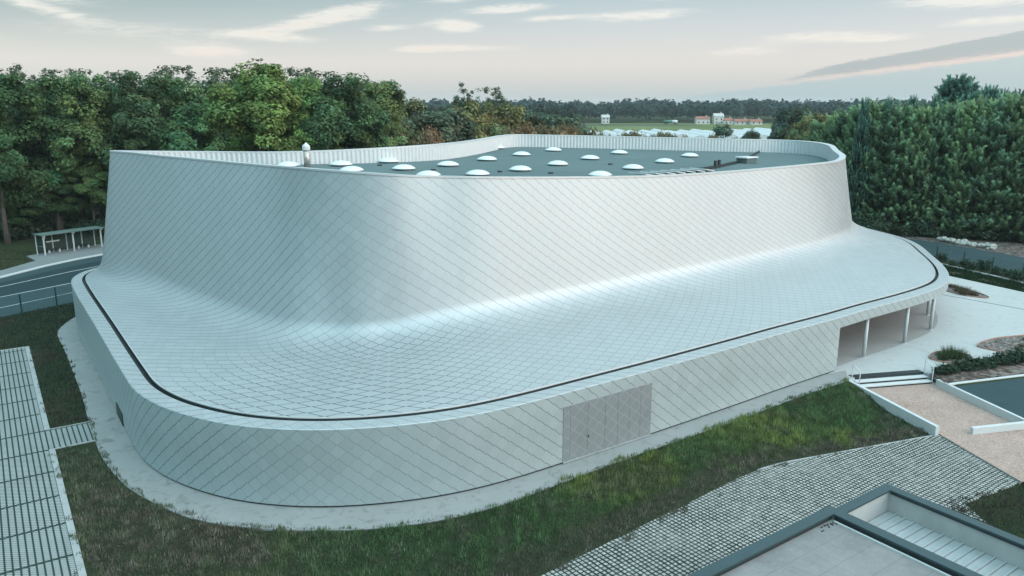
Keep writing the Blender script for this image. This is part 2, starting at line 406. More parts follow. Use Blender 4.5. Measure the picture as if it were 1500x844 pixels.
def mat_ground():
    t = NT('meadow_soil'); co = t.objco()
    n1 = t.noise(co, 0.35, 6, 0.65); n2 = t.noise(co, 6.0, 6, 0.75); n3 = t.noise(co, 0.02, 4, 0.5)
    k = t.math('ADD', t.math('MULTIPLY', n1, 0.5), t.math('MULTIPLY', n2, 0.5))
    c = t.ramp(k, [(0.3, (0.016, 0.024, 0.016)), (0.5, (0.034, 0.046, 0.026)), (0.7, (0.07, 0.072, 0.048))])
    c = t.mix(t.smooth(n3, 0.45, 0.7), c, (0.035, 0.05, 0.022))
    t.set(c, 1.0, 0, 0.0); t.bump(n2, 0.8, 0.15); return t.m
M['ground'] = mat_ground()

def mat_tint(name, rough=0.75, spec=0.25, trans=0.0):
    """foliage coloured by the tint attribute of each leaf"""
    t = NT(name); a = t.new('ShaderNodeAttribute', attribute_name='tint').outputs['Color']
    oi = t.new('ShaderNodeObjectInfo')
    hs = t.new('ShaderNodeHueSaturation'); t.link(a, hs.inputs['Color'])
    t.link(t.math('ADD', 0.485, t.math('MULTIPLY', oi.outputs['Random'], 0.03)), hs.inputs['Hue'])
    t.link(t.math('ADD', 0.85, t.math('MULTIPLY', oi.outputs['Random'], 0.3)), hs.inputs['Value'])
    t.set(hs.outputs[0], rough, 0, spec)
    if trans:
        tr = t.new('ShaderNodeBsdfTranslucent'); t.link(hs.outputs[0], tr.inputs['Color'])
        mx = t.new('ShaderNodeMixShader'); mx.inputs[0].default_value = trans
        t.link(t.p.outputs[0], mx.inputs[1]); t.link(tr.outputs[0], mx.inputs[2])
        t.link(mx.outputs[0], t.n['Material Output'].inputs['Surface'])
    return t.m
M['leaf'] = mat_tint('leaves', 0.7, 0.12, 0.4); M['needle'] = mat_tint('needles', 0.7, 0.12, 0.35); M['grass'] = mat_tint('grass_blades', 0.9, 0.05, 0.3)
M['bark'] = plain('bark', (0.12, 0.10, 0.085), 0.95, 0, 0.35, 4)

def mat_setts():
    """square setts with grass in the joints"""
    t = NT('grass_jointed_setts'); co = t.objco()
    wob = t.new('ShaderNodeTexNoise'); wob.inputs['Scale'].default_value = 0.35; wob.inputs['Detail'].default_value = 3; t.link(co, wob.inputs['Vector'])
    wv = t.new('ShaderNodeVectorMath', operation='MULTIPLY_ADD'); t.link(wob.outputs['Color'], wv.inputs[0])
    wv.inputs[1].default_value = (0.22, 0.22, 0); t.link(co, wv.inputs[2])
    mp = t.new('ShaderNodeVectorRotate', rotation_type='Z_AXIS'); t.link(wv.outputs[0], mp.inputs['Vector']); mp.inputs['Angle'].default_value = -R(36.5)
    s = t.new('ShaderNodeSeparateXYZ'); t.link(mp.outputs[0], s.inputs[0])
    u, v = t.math('DIVIDE', s.outputs[0], 0.235), t.math('DIVIDE', s.outputs[1], 0.215)
    n1 = t.noise(co, 0.30, 5, 0.6); n2 = t.noise(co, 3.0, 5, 0.75); n3 = t.noise(co, 18, 4, 0.7)
    wid = t.math('ADD', 0.12, t.math('MULTIPLY', t.math('SUBTRACT', n2, 0.5), 0.26))
    wid = t.math('ADD', wid, t.math('MULTIPLY', t.math('SUBTRACT', n1, 0.5), 0.16))
    du = t.math('SUBTRACT', 0.5, t.math('ABSOLUTE', t.math('SUBTRACT', t.math('FRACT', u), 0.5)))
    dv = t.math('SUBTRACT', 0.5, t.math('ABSOLUTE', t.math('SUBTRACT', t.math('FRACT', v), 0.5)))
    d = t.math('SUBTRACT', t.math('MINIMUM', t.math('MULTIPLY', du, 0.72), dv), wid)
    j = t.smooth(d, 0.045, -0.035)
    cid = t.new('ShaderNodeCombineXYZ'); t.link(t.math('FLOOR', u), cid.inputs[0]); t.link(t.math('FLOOR', v), cid.inputs[1])
    wn = t.new('ShaderNodeTexWhiteNoise', noise_dimensions='2D'); t.link(cid.outputs[0], wn.inputs['Vector'])
    k = t.math('MULTIPLY', t.math('ADD', 0.66, t.math('ADD', t.math('MULTIPLY', wn.outputs['Value'], 0.34), t.math('MULTIPLY', n3, 0.28))), t.math('ADD', 0.72, t.math('MULTIPLY', n1, 0.5)))
    st = t.new('ShaderNodeVectorMath', operation='SCALE'); st.inputs[0].default_value = (0.315, 0.325, 0.315); t.link(k, st.inputs['Scale'])
    gr = t.mix(n3, (0.005, 0.010, 0.007), (0.020, 0.029, 0.019))
    joint = t.mix(t.smooth(t.math('ADD', n1, t.math('MULTIPLY', n2, 0.4)), 0.60, 0.42), gr, (0.048, 0.058, 0.054))
    weed = t.smooth(t.noise(co, 1.1, 8, 0.8), 0.56, 0.66)
    col = t.mix(t.math('MULTIPLY', weed, t.math('ADD', 0.25, t.math('MULTIPLY', j, 0.7))), t.mix(j, st.outputs[0], joint), (0.020, 0.031, 0.019))
    t.set(col, 0.9, 0, 0.2); t.bump(t.math('SUBTRACT', 1.0, j), 0.5, 0.04); return t.m
M['setts'] = mat_setts()

def mat_parking():
    """grass-jointed slab bays: long columns of small blocks with a dark strip between, a cross strip every 3 m"""
    t = NT('parking_blocks'); co = t.objco()
    s = t.new('ShaderNodeSeparateXYZ'); t.link(co, s.inputs[0])
    u, v = s.outputs[0], s.outputs[1]
    def strip(x, period, w):
        q = t.math('FRACT', t.math('DIVIDE', x, period))
        d = t.math('MULTIPLY', t.math('SUBTRACT', 0.5, t.math('ABSOLUTE', t.math('SUBTRACT', q, 0.5))), period)
        return t.smooth(d, w, w * 0.45)
    n1 = t.noise(co, 0.5, 5, 0.6); n2 = t.noise(co, 5.0, 5, 0.75); n3 = t.noise(co, 22, 3, 0.7)
    cols = strip(u, 0.265, 0.050); rows = strip(v, 3.02, 0.11)
    col_id = t.math('FLOOR', t.math('DIVIDE', u, 0.265))
    half = t.math('MULTIPLY', t.math('FRACT', t.math('MULTIPLY', t.math('FLOOR', t.math('DIVIDE', u, 0.1325)), 0.5)), 0.17)
    small = t.math('MULTIPLY', strip(t.math('ADD', v, half), 0.17, 0.055), t.smooth(n2, 0.15, 0.45))
    k = t.math('MULTIPLY', t.math('ADD', 0.72, t.math('MULTIPLY', n3, 0.5)), t.math('ADD', 0.55, t.math('ADD', t.math('MULTIPLY', n1, 0.5), t.math('MULTIPLY', n2, 0.45))))
    st = t.new('ShaderNodeVectorMath', operation='SCALE'); st.inputs[0].default_value = (0.313, 0.340, 0.340); t.link(k, st.inputs['Scale'])
    c = t.mix(t.math('MULTIPLY', small, 0.85), st.outputs[0], (0.034, 0.051, 0.044))
    c = t.mix(t.math('MAXIMUM', cols, rows), c, (0.015, 0.031, 0.026))
    t.set(c, 0.9, 0, 0.2); return t.m
M['parking'] = mat_parking()

# ------------------------------------------------------------------ plan of the hall (metres)
T_PTS = [(-32.0,63.8,14.27),(-30.56,62.8,14.24),(-28.35,61.0,14.23),(-25.74,59.0,14.17),(-23.23,57.2,14.13),(-18.69,53.7,14.07),(-15.97,51.5,14.06),(-14.59,50.2,14.08),(-13.58,49.0,14.12),(-12.65,48.0,14.15),(-11.83,47.3,14.15),(-10.71,46.65,14.14),(-8.62,46.05,14.04),(-6.88,46.15,13.93),(-5.76,46.6,13.83),(-4.43,47.25,13.73),(-2.05,48.1,13.61),(0.42,49.6,13.46),(2.16,50.8,13.35),(4.61,52.5,13.21),(6.9,54.0,13.1),(10.02,56.0,12.98),(14.81,60.0,12.83),(20.42,64.9,12.76),(24.98,68.4,12.79),(27.86,70.6,12.84),(29.56,72.3,12.86),(30.3,73.2,13.04),(33.0,81.6,13.23),(36.4,93.2,13.32),(35.7,98.3,13.4),(32.9,100.1,13.48),(28.8,99.5,13.56),(19.9,99.4,13.76),(12.6,99.5,13.92),(4.2,99.1,14.1),(0.2,98.5,14.18),(-1.2,96.0,14.18),(-4.1,85.1,14.12),(-7.2,77.1,14.1),(-11.7,72.7,14.0),(-16.1,70.3,13.9),(-20.2,68.3,13.9),(-25.6,67.1,14.0),(-30.0,64.4,14.2)]
T_ANCH = [0, 7, 14, 23, 28, 32, 36, 41]
F_PTS = [(-33.5,63.8),(-26.4,57.0),(-20.8,51.9),(-16.8,48.4),(-14.4,46.4),(-13.2,45.6),(-12.1,45.2),(-10.5,45.0),(-8.8,44.7),(-7.2,44.9),(-5.3,45.3),(-2.1,46.5),(2.2,49.2),(6.9,52.3),(12.3,56.0),(18.8,61.3),(24.9,66.5),(29.5,71.4),(33.4,77.2),(36.0,84.0),(38.0,93.2),(37.3,99.2),(33.9,101.8),(28.8,101.2),(19.9,101.1),(12.6,101.2),(4.2,100.8),(-1.0,100.0),(-2.6,97.0),(-5.6,86.0),(-9.0,78.0),(-13.0,74.4),(-17.4,71.9),(-25.0,69.2),(-31.6,66.2)]
F_Z   = [5.2, 4.6, 4.3, 4.2, 4.2, 4.2, 4.2, 4.2, 4.3, 4.4, 4.7, 5.0, 5.1, 5.2, 5.3, 5.3, 5.3, 5.3, 5.3, 5.3, 5.2, 5.1, 5, 5, 5, 5, 5, 5, 4.9, 4.8, 4.7, 4.7, 4.7, 4.8, 5.1]
F_ANCH = [0, 4, 10, 16, 19, 23, 27, 32]
E_PTS = [(-36.8,68.6),(-36.9,67.4),(-36.8,65.5),(-36.1,63.6),(-34.2,60.5),(-26.9,49.6),(-22.7,43.3),(-20.0,39.3),(-19.2,38.1),(-17.7,36.6),(-16.4,35.5),(-15.0,34.7),(-13.5,33.9),(-12.1,33.45),(-10.7,33.15),(-9.0,33.0),(-7.4,33.1),(-5.7,33.4),(-3.8,33.9),(-1.6,34.85),(0.6,36.2),(2.8,37.75),(5.1,39.4),(7.5,41.1),(14.5,46.3),(17.5,48.6),(22.2,52.0),(25.1,54.3),(29.1,57.2),(32.6,60.0),(34.8,62.1),(36.0,63.9),(37.7,67.4),(39.2,71.7),(40.1,75.0),(41.7,80.3),(42.2,84.0),(41.8,87.5),(40.9,92.0),(39.8,97.0),(38.2,101.5),(34.5,104.5),(28.0,105.0),(20,104.8),(12,104.6),(3,104.2),(-3,103.0),(-6,98),(-8.5,89),(-11.5,81.5),(-16,76.5),(-20,74.0),(-27,72.2),(-33.5,71.2),(-36,70.0)]
E_ANCH = [1, 7, 19, 29, 36, 42, 46, 51]
SEG_N = [150, 90, 170, 70, 60, 90, 120, 80]
EAVE_Z = 3.8
def roof_z(x, y): return 11.569 - 0.02439 * x + 0.011956 * y      # the roof drains across a gentle fall

def catmull(pts, per=14):
    p = np.asarray(pts, float); n = len(p); out = []
    for i in range(n):
        p0, p1, p2, p3 = p[i - 1], p[i], p[(i + 1) % n], p[(i + 2) % n]
        # centripetal
        def tj(ti, a, b): return ti + max(np.linalg.norm(b[:2] - a[:2]), 1e-6) ** 0.5
        t0 = 0; t1 = tj(t0, p0, p1); t2 = tj(t1, p1, p2); t3 = tj(t2, p2, p3)
        t = np.linspace(t1, t2, per, endpoint=False)[:, None]
        a1 = (t1 - t) / (t1 - t0) * p0 + (t - t0) / (t1 - t0) * p1
        a2 = (t2 - t) / (t2 - t1) * p1 + (t - t1) / (t2 - t1) * p2
        a3 = (t3 - t) / (t3 - t2) * p2 + (t - t2) / (t3 - t2) * p3
        b1 = (t2 - t) / (t2 - t0) * a1 + (t - t0) / (t2 - t0) * a2
        b2 = (t3 - t) / (t3 - t1) * a2 + (t - t1) / (t3 - t1) * a3
        out.append((t2 - t) / (t2 - t1) * b1 + (t - t1) / (t2 - t1) * b2)
    return np.concatenate(out)

def smooth_closed(a, sigma):
    k = int(sigma * 3) + 1
    x = np.arange(-k, k + 1); w = np.exp(-0.5 * (x / sigma) ** 2); w /= w.sum()
    pad = np.concatenate([a[-k:], a, a[:k]])
    return np.stack([np.convolve(pad[:, i], w, 'valid') for i in range(a.shape[1])], 1)

def segment_curve(pts, anchors, zs=None, per=14, sigma=6.0):
    p = np.asarray(pts, float)
    if zs is not None: p = np.column_stack([p, zs])
    c = catmull(p, per); n = len(c); out = []
    for i, a in enumerate(anchors):
        b = anchors[(i + 1) % len(anchors)]
        i0, i1 = a * per, b * per
        if i1 <= i0: i1 += n
        seg = np.array([c[j % n] for j in range(i0, i1 + 1)])
        s = np.concatenate([[0], np.cumsum(np.linalg.norm(np.diff(seg[:, :2], axis=0), axis=1))])
        q = np.linspace(0, s[-1], SEG_N[i], endpoint=False)
        out.append(np.column_stack([np.interp(q, s, seg[:, k]) for k in range(seg.shape[1])]))
    return smooth_closed(np.concatenate(out), sigma)

T3C = segment_curve([p[:2] for p in T_PTS], T_ANCH, [p[2] for p in T_PTS], sigma=3.0); TC = T3C[:, :2]
FC = segment_curve(F_PTS, F_ANCH, F_Z, sigma=4.0)
EC = segment_curve(E_PTS, E_ANCH, sigma=5.0)
NU = len(TC)

def arclen(c):
    d = np.linalg.norm(np.diff(np.vstack([c[:, :2], c[:1, :2]]), axis=0), axis=1)
    return np.concatenate([[0], np.cumsum(d)])

def inset(c, d):
    """closed plan curve moved inwards (curves run counter-clockwise seen from above here: left, front, right, back)"""
    t = np.roll(c[:, :2], -2, 0) - np.roll(c[:, :2], 2, 0)
    t /= np.linalg.norm(t, axis=1)[:, None]
    nrm = np.column_stack([-t[:, 1], t[:, 0]])       # left of travel = inside
    return c[:, :2] + nrm * d

def ring_mesh(name, rows, mat, parent, uv_u=None, uv_v=None, attrs=None, smooth=True, closed=True, cols=None):
    """rows: list of (NU,3) arrays from outer to inner"""
    nr = len(rows); n = len(rows[0])
    if closed:
        rows = [np.vstack([r, r[:1]]) for r in rows]; n1 = n + 1
    else: n1 = n
    v = np.concatenate(rows)
    idx = np.arange(nr * n1).reshape(nr, n1)
    f = np.stack([idx[:-1, :-1], idx[:-1, 1:], idx[1:, 1:], idx[1:, :-1]], -1).reshape(-1, 4)
    uv = None
    if uv_u is not None:
        uu = np.tile(uv_u[:n1], nr) if np.ndim(uv_u) == 1 else np.concatenate(uv_u)
        vv = np.concatenate([np.append(x, x[0]) if closed else x for x in uv_v])
        uv = np.column_stack([uu, vv])
    at_ = {}
    for k, a in (attrs or {}).items():
        aa = None if np.ndim(a) == 2 else (np.append(a, a[0]) if closed else a)
        at_[k] = np.concatenate([np.append(r_, r_[0]) for r_ in a]) if np.ndim(a) == 2 else np.tile(aa, nr)
    me = np_mesh(name, v, f, smooth, uv, at_)
    return link_mesh(name, me, mat, parent)

hall = empty('sports_hall', (0, 0, 0))
tag(hall, 'large pale sports hall with flared walls of diamond metal tiles and a domed flat roof', 'building')

TZ = T3C[:, 2]
uF = arclen(FC); TW = 0.93
uF = uF / uF[-1] * (round(uF[-1] / TW) * TW)
uE = arclen(EC); uE = uE / uE[-1] * (round(uE[-1] / 0.87) * 0.87)

# seam darkness painted by wall facing, standing in for side-lit tile lips
tang = np.roll(FC[:, :2], -8, 0) - np.roll(FC[:, :2], 8, 0)
ang = np.degrees(np.arctan2(tang[:, 1], tang[:, 0]))        # -50 on the left flank, +35 on the right
def seam_shade_weights(angles):
    s = np.clip((angles + 25) / 45, 0, 1); s = s * s * (3 - 2 * s)
    mid = 1 - 0.45 * np.exp(-((angles - 5) / 22.0) ** 2)
    a = (0.10 + 0.46 * s) * mid; b = (0.74 - 0.66 * s) * mid
    a = smooth_closed(a[:, None], 6)[:, 0]; b = smooth_closed(b[:, None], 6)[:, 0]
    return a, b
la, lb = seam_shade_weights(ang)
tE = np.roll(EC[:, :2], -5, 0) - np.roll(EC[:, :2], 5, 0)
laE, lbE = seam_shade_weights(np.degrees(np.arctan2(tE[:, 1], tE[:, 0]))); laE, lbE = laE * 1.4, lbE * 1.15

# --- skirt roof + cove + wall, one continuous tiled skin
G = inset(EC, 1.08)
Gz = np.full(NU, EAVE_Z + 0.16)
gut = np.column_stack([G, Gz]); F3 = FC.copy(); T3 = np.column_stack([TC, TZ])
dS = np.linalg.norm(F3 - gut, axis=1); dW = np.linalg.norm(T3 - F3, axis=1)
cs = np.minimum(2.6, 0.5 * dS)[:, None]; cw = np.minimum(1.35, 0.35 * dW)[:, None]
P0 = F3 + (gut - F3) / dS[:, None] * cs
P2 = F3 + (T3 - F3) / dW[:, None] * cw
rows = []
for q in np.linspace(0, 1, 16, endpoint=False): rows.append(gut + (P0 - gut) * q)
for q in np.linspace(0, 1, 18, endpoint=False): rows.append((1 - q) ** 2 * P0 + 2 * q * (1 - q) * F3 + q * q * P2)
for q in np.linspace(0, 1, 14): rows.append(P2 + (T3 - P2) * q)
# tile rows are counted from the cove so that they run level along the wall
vv = [np.zeros(NU)]
for i in range(1, len(rows)): vv.append(vv[-1] + np.linalg.norm(rows[i] - rows[i - 1], axis=1))
ref = vv[24].copy()
vv = [v - ref for v in vv]
corner = np.exp(-((ang - 3) / 30.0) ** 2)          # on the skirt round the near corner both families show
la2 = np.array([np.maximum(la, 0.95 * corner) if i < 24 else la for i in range(len(rows))]); lb2 = np.array([np.maximum(lb, 0.9 * corner) if i < 24 else lb for i in range(len(rows))])
for i in range(20, 30):
    q = (i - 20) / 10; la2[i] = np.maximum(la, 0.95 * corner) * (1 - q) + la * q; lb2[i] = np.maximum(lb, 0.9 * corner) * (1 - q) + lb * q
ring_mesh('tiled_skin', rows, M['clad'], hall, uF, vv, {'seam_tone_a': la2, 'seam_tone_b': lb2})

# --- eave band, gutter
E3 = np.column_stack([EC, np.full(NU, EAVE_Z)])
e_in = np.column_stack([inset(EC, 0.80), np.full(NU, EAVE_Z + 0.10)])
e_rnd = np.column_stack([inset(EC, 0.05), np.full(NU, EAVE_Z + 0.035)])
ring_mesh('eave_band', [E3, e_rnd, e_in], M['clad'], hall, uE, [np.zeros(NU), np.full(NU, 0.07), np.full(NU, 0.83)], {'seam_tone_a': laE, 'seam_tone_b': lbE}, smooth=False)
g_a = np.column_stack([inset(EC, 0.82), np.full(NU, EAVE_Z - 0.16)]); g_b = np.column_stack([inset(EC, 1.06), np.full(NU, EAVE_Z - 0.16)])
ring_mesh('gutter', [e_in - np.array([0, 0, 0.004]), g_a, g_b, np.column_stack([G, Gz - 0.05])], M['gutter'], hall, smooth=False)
lip = np.column_stack([inset(EC, 1.055), Gz - 0.05]); lip2 = np.column_stack([inset(EC, 1.055), Gz + 0.015]); lip3 = np.column_stack([inset(EC, 1.088), Gz + 0.018])
ring_mesh('gutter_lip', [lip, lip2, lip3], M['lining'], hall, smooth=False)

# --- low outer wall; open canopy at the right end
u_a = int(np.argmin(np.hypot(EC[:, 0] - 22.25, EC[:, 1] - 52.05)))
u_b = int(np.argmin(np.hypot(EC[:, 0] - 40.2, EC[:, 1] - 95.5)))
bottom = np.full(NU, 0.10)
sel_wall = np.concatenate([np.arange(u_b, NU), np.arange(0, u_a + 1)])
sel_can = np.arange(u_a, u_b + 1)
CAN_Z = 3.08
def strip_rows(sel, z0, z1, off=0.0, n=4):
    pl = inset(EC, off)[sel]
    return [np.column_stack([pl, np.full(len(sel), z)]) for z in np.linspace(z0, z1, n)]
uEw = np.concatenate([uE[u_b:NU], uE[:u_a + 1] + uE[-1]])
rw = strip_rows(sel_wall, 0.10, EAVE_Z)
ring_mesh('outer_wall', rw, M['clad_low'], hall, uEw, [r[:, 2] for r in rw], {'seam_tone_a': laE[sel_wall], 'seam_tone_b': lbE[sel_wall]}, closed=False)
rc = strip_rows(sel_can, CAN_Z, EAVE_Z)
ring_mesh('canopy_fascia', rc, M['clad_low'], hall, uE[sel_can], [r[:, 2] for r in rc], {'seam_tone_a': laE[sel_can], 'seam_tone_b': lbE[sel_can]}, closed=False)
rb = strip_rows(sel_wall, -0.05, 0.13, 0.07, 2)
ring_mesh('plinth_gap', rb, M['dark_metal'], hall, closed=False, smooth=False)
DEEP = 6.2
inn = inset(smooth_closed(EC, 8), DEEP)[sel_can]; out_ = inset(EC, 0.02)[sel_can]
ring_mesh('canopy_soffit', [np.column_stack([out_, np.full(len(sel_can), CAN_Z + 0.003)]), np.column_stack([inn, np.full(len(sel_can), CAN_Z + 0.003)])], M['soffit'], hall, closed=False)
ring_mesh('porch_wall', [np.column_stack([inn, np.full(len(sel_can), z)]) for z in (0.0, CAN_Z)], M['wall_in'], hall, closed=False)
for nm, u in (('porch_side_wall', u_a), ('porch_side_wall', u_b)):
    mb = MB(); a = EC[u]; b = inset(smooth_closed(EC, 8), DEEP)[u]
    d = (b - a) / np.linalg.norm(b - a); s = np.array([-d[1], d[0]]) * 0.12 * (1 if u == u_a else -1)
    a = a + d * 0.03
    mb.prism([a, b, b + s, a + s], 0.0, CAN_Z + 0.3); mb.build('porch_side_wall', M['coping'] if u == u_a else M['wall_in'], hall)
for x, y in ((25.5, 55.15), (30.1, 58.6), (34.0, 62.3), (36.1, 66.9), (38.6, 75.0), (40.0, 83.0)):
    mb = MB(); mb.tube([(x, y, 0.0), (x, y, CAN_Z + 0.02)], 0.13, 14); mb.tube([(x, y, 0.0), (x, y, 0.03)], 0.2, 14)
    c = mb.build('column', M['column'], hall, smooth=False)
    for p in c.data.polygons: p.use_smooth = abs(p.normal.z) < 0.5

# --- perforated gates in the outer wall
def wall_range(xa, xb):
    i0 = int(np.argmin(np.hypot(EC[:, 0] - xa[0], EC[:, 1] - xa[1]))); i1 = int(np.argmin(np.hypot(EC[:, 0] - xb[0], EC[:, 1] - xb[1])))
    return i0, i1
i0, i1 = wall_range((2.6, 37.6), (7.7, 41.2))
cuts = [0, .075, .265, .455, .60, .735, .865, 1.0]
sE = uE[i0:i1 + 1]
def e_at(s, off):
    pl = inset(EC, off); return np.column_stack([np.interp(s, uE[:NU], pl[:, 0]), np.interp(s, uE[:NU], pl[:, 1])])
gate = None
for k in range(len(cuts) - 1):
    s0 = sE[0] + (sE[-1] - sE[0]) * cuts[k] + 0.006; s1 = sE[0] + (sE[-1] - sE[0]) * cuts[k + 1] - 0.006
    ss = np.linspace(s0, s1, 5); pl = e_at(ss, -0.02); pin = e_at(ss, 0.0)
    full = np.vstack([pin[:1], pl, pin[-1:]]); sfull = np.concatenate([ss[:1], ss, ss[-1:]])
    rws = [np.column_stack([full, np.full(len(full), z)]) for z in (0.09, 1.1, 2.1, 3.08)]
    rws.append(np.column_stack([np.vstack([pin[:1], pin, pin[-1:]]), np.full(len(full), 3.085)]))
    ring_mesh('gate_leaf', rws, M['clad_door'], hall, sfull, [r[:, 2] for r in rws], {'seam_tone_a': np.full(len(full), .8), 'seam_tone_b': np.full(len(full), .75)}, smooth=False, closed=False)
mb = MB()
for q in (0.265,):
    mb = MB(); p = e_at(np.array([sE[0] + (sE[-1] - sE[0]) * q]), -0.09)[0]; mb.box((p[0], p[1], 1.15), (0.04, 0.04, 0.12), R(36)); mb.build('gate_handle', M['dark_metal'], hall)
mb = MB()
pl = e_at(np.linspace(sE[0], sE[-1], 6), -0.055)
for a, b in zip(pl[:-1], pl[1:]): mb.beam((a[0], a[1], 0.065), (b[0], b[1], 0.065), 0.06, 0.05)
mb.build('gate_sill', M['kerb'], hall)
mb = MB()
a, b = e_at(np.interp([0], [0], [0]) + uE[int(np.argmin(np.hypot(EC[:, 0] + 23.4, EC[:, 1] - 44.2)))], -0.03)[0], e_at(np.array([uE[int(np.argmin(np.hypot(EC[:, 0] + 22.1, EC[:, 1] - 42.4)))]]), -0.03)[0]
mb.beam((a[0], a[1], 0.42), (b[0], b[1], 0.42), 0.06, 0.72); mb.build('air_grille', M['dark_metal'], hall)

# --- parapet: coping, ribbed lining, flat roof
def resample(c, step):
    s = arclen(c); cl = np.vstack([c, c[:1]]); n = int(s[-1] / step); q = np.linspace(0, s[-1], n, endpoint=False)
    return np.column_stack([np.interp(q, s, cl[:, 0]), np.interp(q, s, cl[:, 1])])
cin = inset(TC, 0.52)
c_out = np.column_stack([inset(TC, -0.05), TZ - 0.06]); c_o2 = np.column_stack([inset(TC, -0.05), TZ + 0.05]); c_i2 = np.column_stack([cin, TZ + 0.03]); c_in = np.column_stack([cin, TZ - 0.08])
ring_mesh('coping', [c_out, c_o2, c_i2, c_in], M['coping'], hall, smooth=False)
rib = resample(cin, 0.10); n = len(rib)
k = np.arange(n) % 4
depth = np.where((k == 0) | (k == 1), 0.0, 0.06)
t_ = np.roll(rib, -1, 0) - np.roll(rib, 1, 0); t_ /= np.linalg.norm(t_, axis=1)[:, None]
ribp = rib + np.column_stack([-t_[:, 1], t_[:, 0]]) * (depth - 0.03)[:, None]
sT = arclen(TC); sR = np.linspace(0, sT[-1], n, endpoint=False)
rtop = np.interp(sR, sT, np.append(TZ, TZ[0])) - 0.05; rz = roof_z(ribp[:, 0], ribp[:, 1]) - 0.04
ring_mesh('parapet_lining', [np.column_stack([ribp, rtop]), np.column_stack([ribp, rz])], M['lining'], hall, smooth=False)
def mat_roof():
    t = NT('bitumen_roof'); co = t.objco()
    n1 = t.noise(co, 0.12, 5, 0.6); n2 = t.noise(co, 3.0, 6, 0.7); n3 = t.noise(co, 30, 2, 0.6)
    mp = t.new('ShaderNodeVectorRotate', rotation_type='Z_AXIS'); t.link(co, mp.inputs['Vector']); mp.inputs['Angle'].default_value = -R(36)
    s = t.new('ShaderNodeSeparateXYZ'); t.link(mp.outputs[0], s.inputs[0])
    q = t.math('FRACT', s.outputs[1]); ln = t.smooth(t.math('ABSOLUTE', t.math('SUBTRACT', q, 0.5)), 0.46, 0.49)
    k = t.math('ADD', t.math('MULTIPLY', n1, 0.55), t.math('ADD', t.math('MULTIPLY', n2, 0.3), t.math('MULTIPLY', n3, 0.15)))
    c = t.ramp(k, [(0.3, (0.060, 0.100, 0.100)), (0.7, (0.092, 0.139, 0.146))])
    c = t.mix(t.math('MULTIPLY', ln, 0.3), c, (0.068, 0.092, 0.095))
    pud = t.smooth(t.noise(co, 0.2, 3, 0.5), 0.6, 0.68)
    t.set(c, t.math('SUBTRACT', 0.85, t.math('MULTIPLY', pud, 0.15)), 0, 0.3); t.bump(n3, 0.2, 0.01); return t.m
M['roof'] = mat_roof()
rp = resample(inset(TC, 0.50), 0.8)
mb = MB(); mb.prism([tuple(p) for p in rp], 0, [roof_z(p[0], p[1]) for p in rp], sides=False)
mb.build('flat_roof', M['roof'], hall)

# --- domes, drains, flue, roof railing, hatch, louvred vent
SKY = [(-18.4,66.2),(-14.5,68.2),(-12.7,63.5),(-11.1,72.3),(-8.9,66.0),(-8.1,78.7),(-6.4,61.3),(-5.6,70.3),(-5.1,85.6),(-2.7,63.0),(-2.4,77.1),(-1.8,93.7),(1.0,84.2),(0.7,67.6),(4.7,92.1),(4.2,73.8),(7.9,81.5),(7.1,64.6),(12.0,90.3),(10.8,71.7),(15.1,79.6),(19.5,88.4)]
mbc = MB(); mbc.tube([(0, 0, -0.02), (0, 0, 0.13)], [0.84, 0.82], 20)
mbd = MB()
prof = [(0.96, 0.125), (0.97, 0.16), (0.88, 0.23), (0.72, 0.33), (0.50, 0.41), (0.25, 0.455), (0.03, 0.465)]
mbd.tube([(0, 0, z) for r, z in prof], [r for r, z in prof], 24)
curb0 = mbc.build('skylight_curb', M['curb'], hall); dome0 = mbd.build('dome', M['dome'], curb0, smooth=True)
for i, (x, y) in enumerate(SKY):
    if i == 0: cu, dm = curb0, dome0
    else:
        cu = curb0.copy(); COL.objects.link(cu); dm = dome0.copy(); COL.objects.link(dm); dm.parent = cu; cu.parent = hall
    cu.name = 'skylight'
    cu.location = (x, y, roof_z(x, y)); cu.rotation_euler = (0, 0, i * 0.7)
DR = [(-11.4, 69.3), (-6.5, 66.3), (-1.0, 66.2), (-13.5, 66.8), (3.2, 66.0), (9.3, 76.0)]
for x, y in DR:
    mb = MB(); mb.box((x, y, roof_z(x, y) + 0.06), (0.32, 0.32, 0.14), 0.5); mb.build('roof_outlet', M['dark_metal'], hall, bevel=0.02)
fx, fy = -16.8, 65.9; fz = roof_z(fx, fy)
mb = MB(); mb.tube([(fx, fy, fz), (fx, fy, fz + 1.45)], 0.25, 20); fl = mb.build('flue', M['steel'], hall, smooth=True)
mb = MB(); mb.tube([(fx, fy, fz + 1.4), (fx, fy, fz + 1.46), (fx, fy, fz + 1.72), (fx, fy, fz + 1.77), (fx, fy, fz + 2.05)], [0.25, 0.32, 0.32, 0.31, 0.02], 20)
mb.build('flue_cowl', M['white_metal'], fl)
RAIL = [(15.6, 70.0), (18.9, 74.7), (22.6, 80.8), (25.6, 87.6), (30.2, 98.4)]
mb = MB()
for a, b in zip(RAIL[:-1], RAIL[1:]):
    mb.beam((*a, roof_z(*a) + 0.15), (*b, roof_z(*b) + 0.15), 0.07, 0.30)
mb.build('roof_upstand', M['dark_metal'], hall)
for x, y in ((18.9, 74.7), (19.5, 75.7)):
    mb = MB(); mb.box((x, y, roof_z(x, y) + 0.36), (0.22, 0.22, 0.75), R(36)); mb.build('upstand_post', M['dark_metal'], hall)
hx, hy = 23.9, 82.0; hz_ = roof_z(hx, hy)
mb = MB(); mb.box((hx, hy, hz_ + 0.25), (1.6, 1.3, 0.5), R(36)); hb = mb.build('roof_hatch', M['curb'], hall)
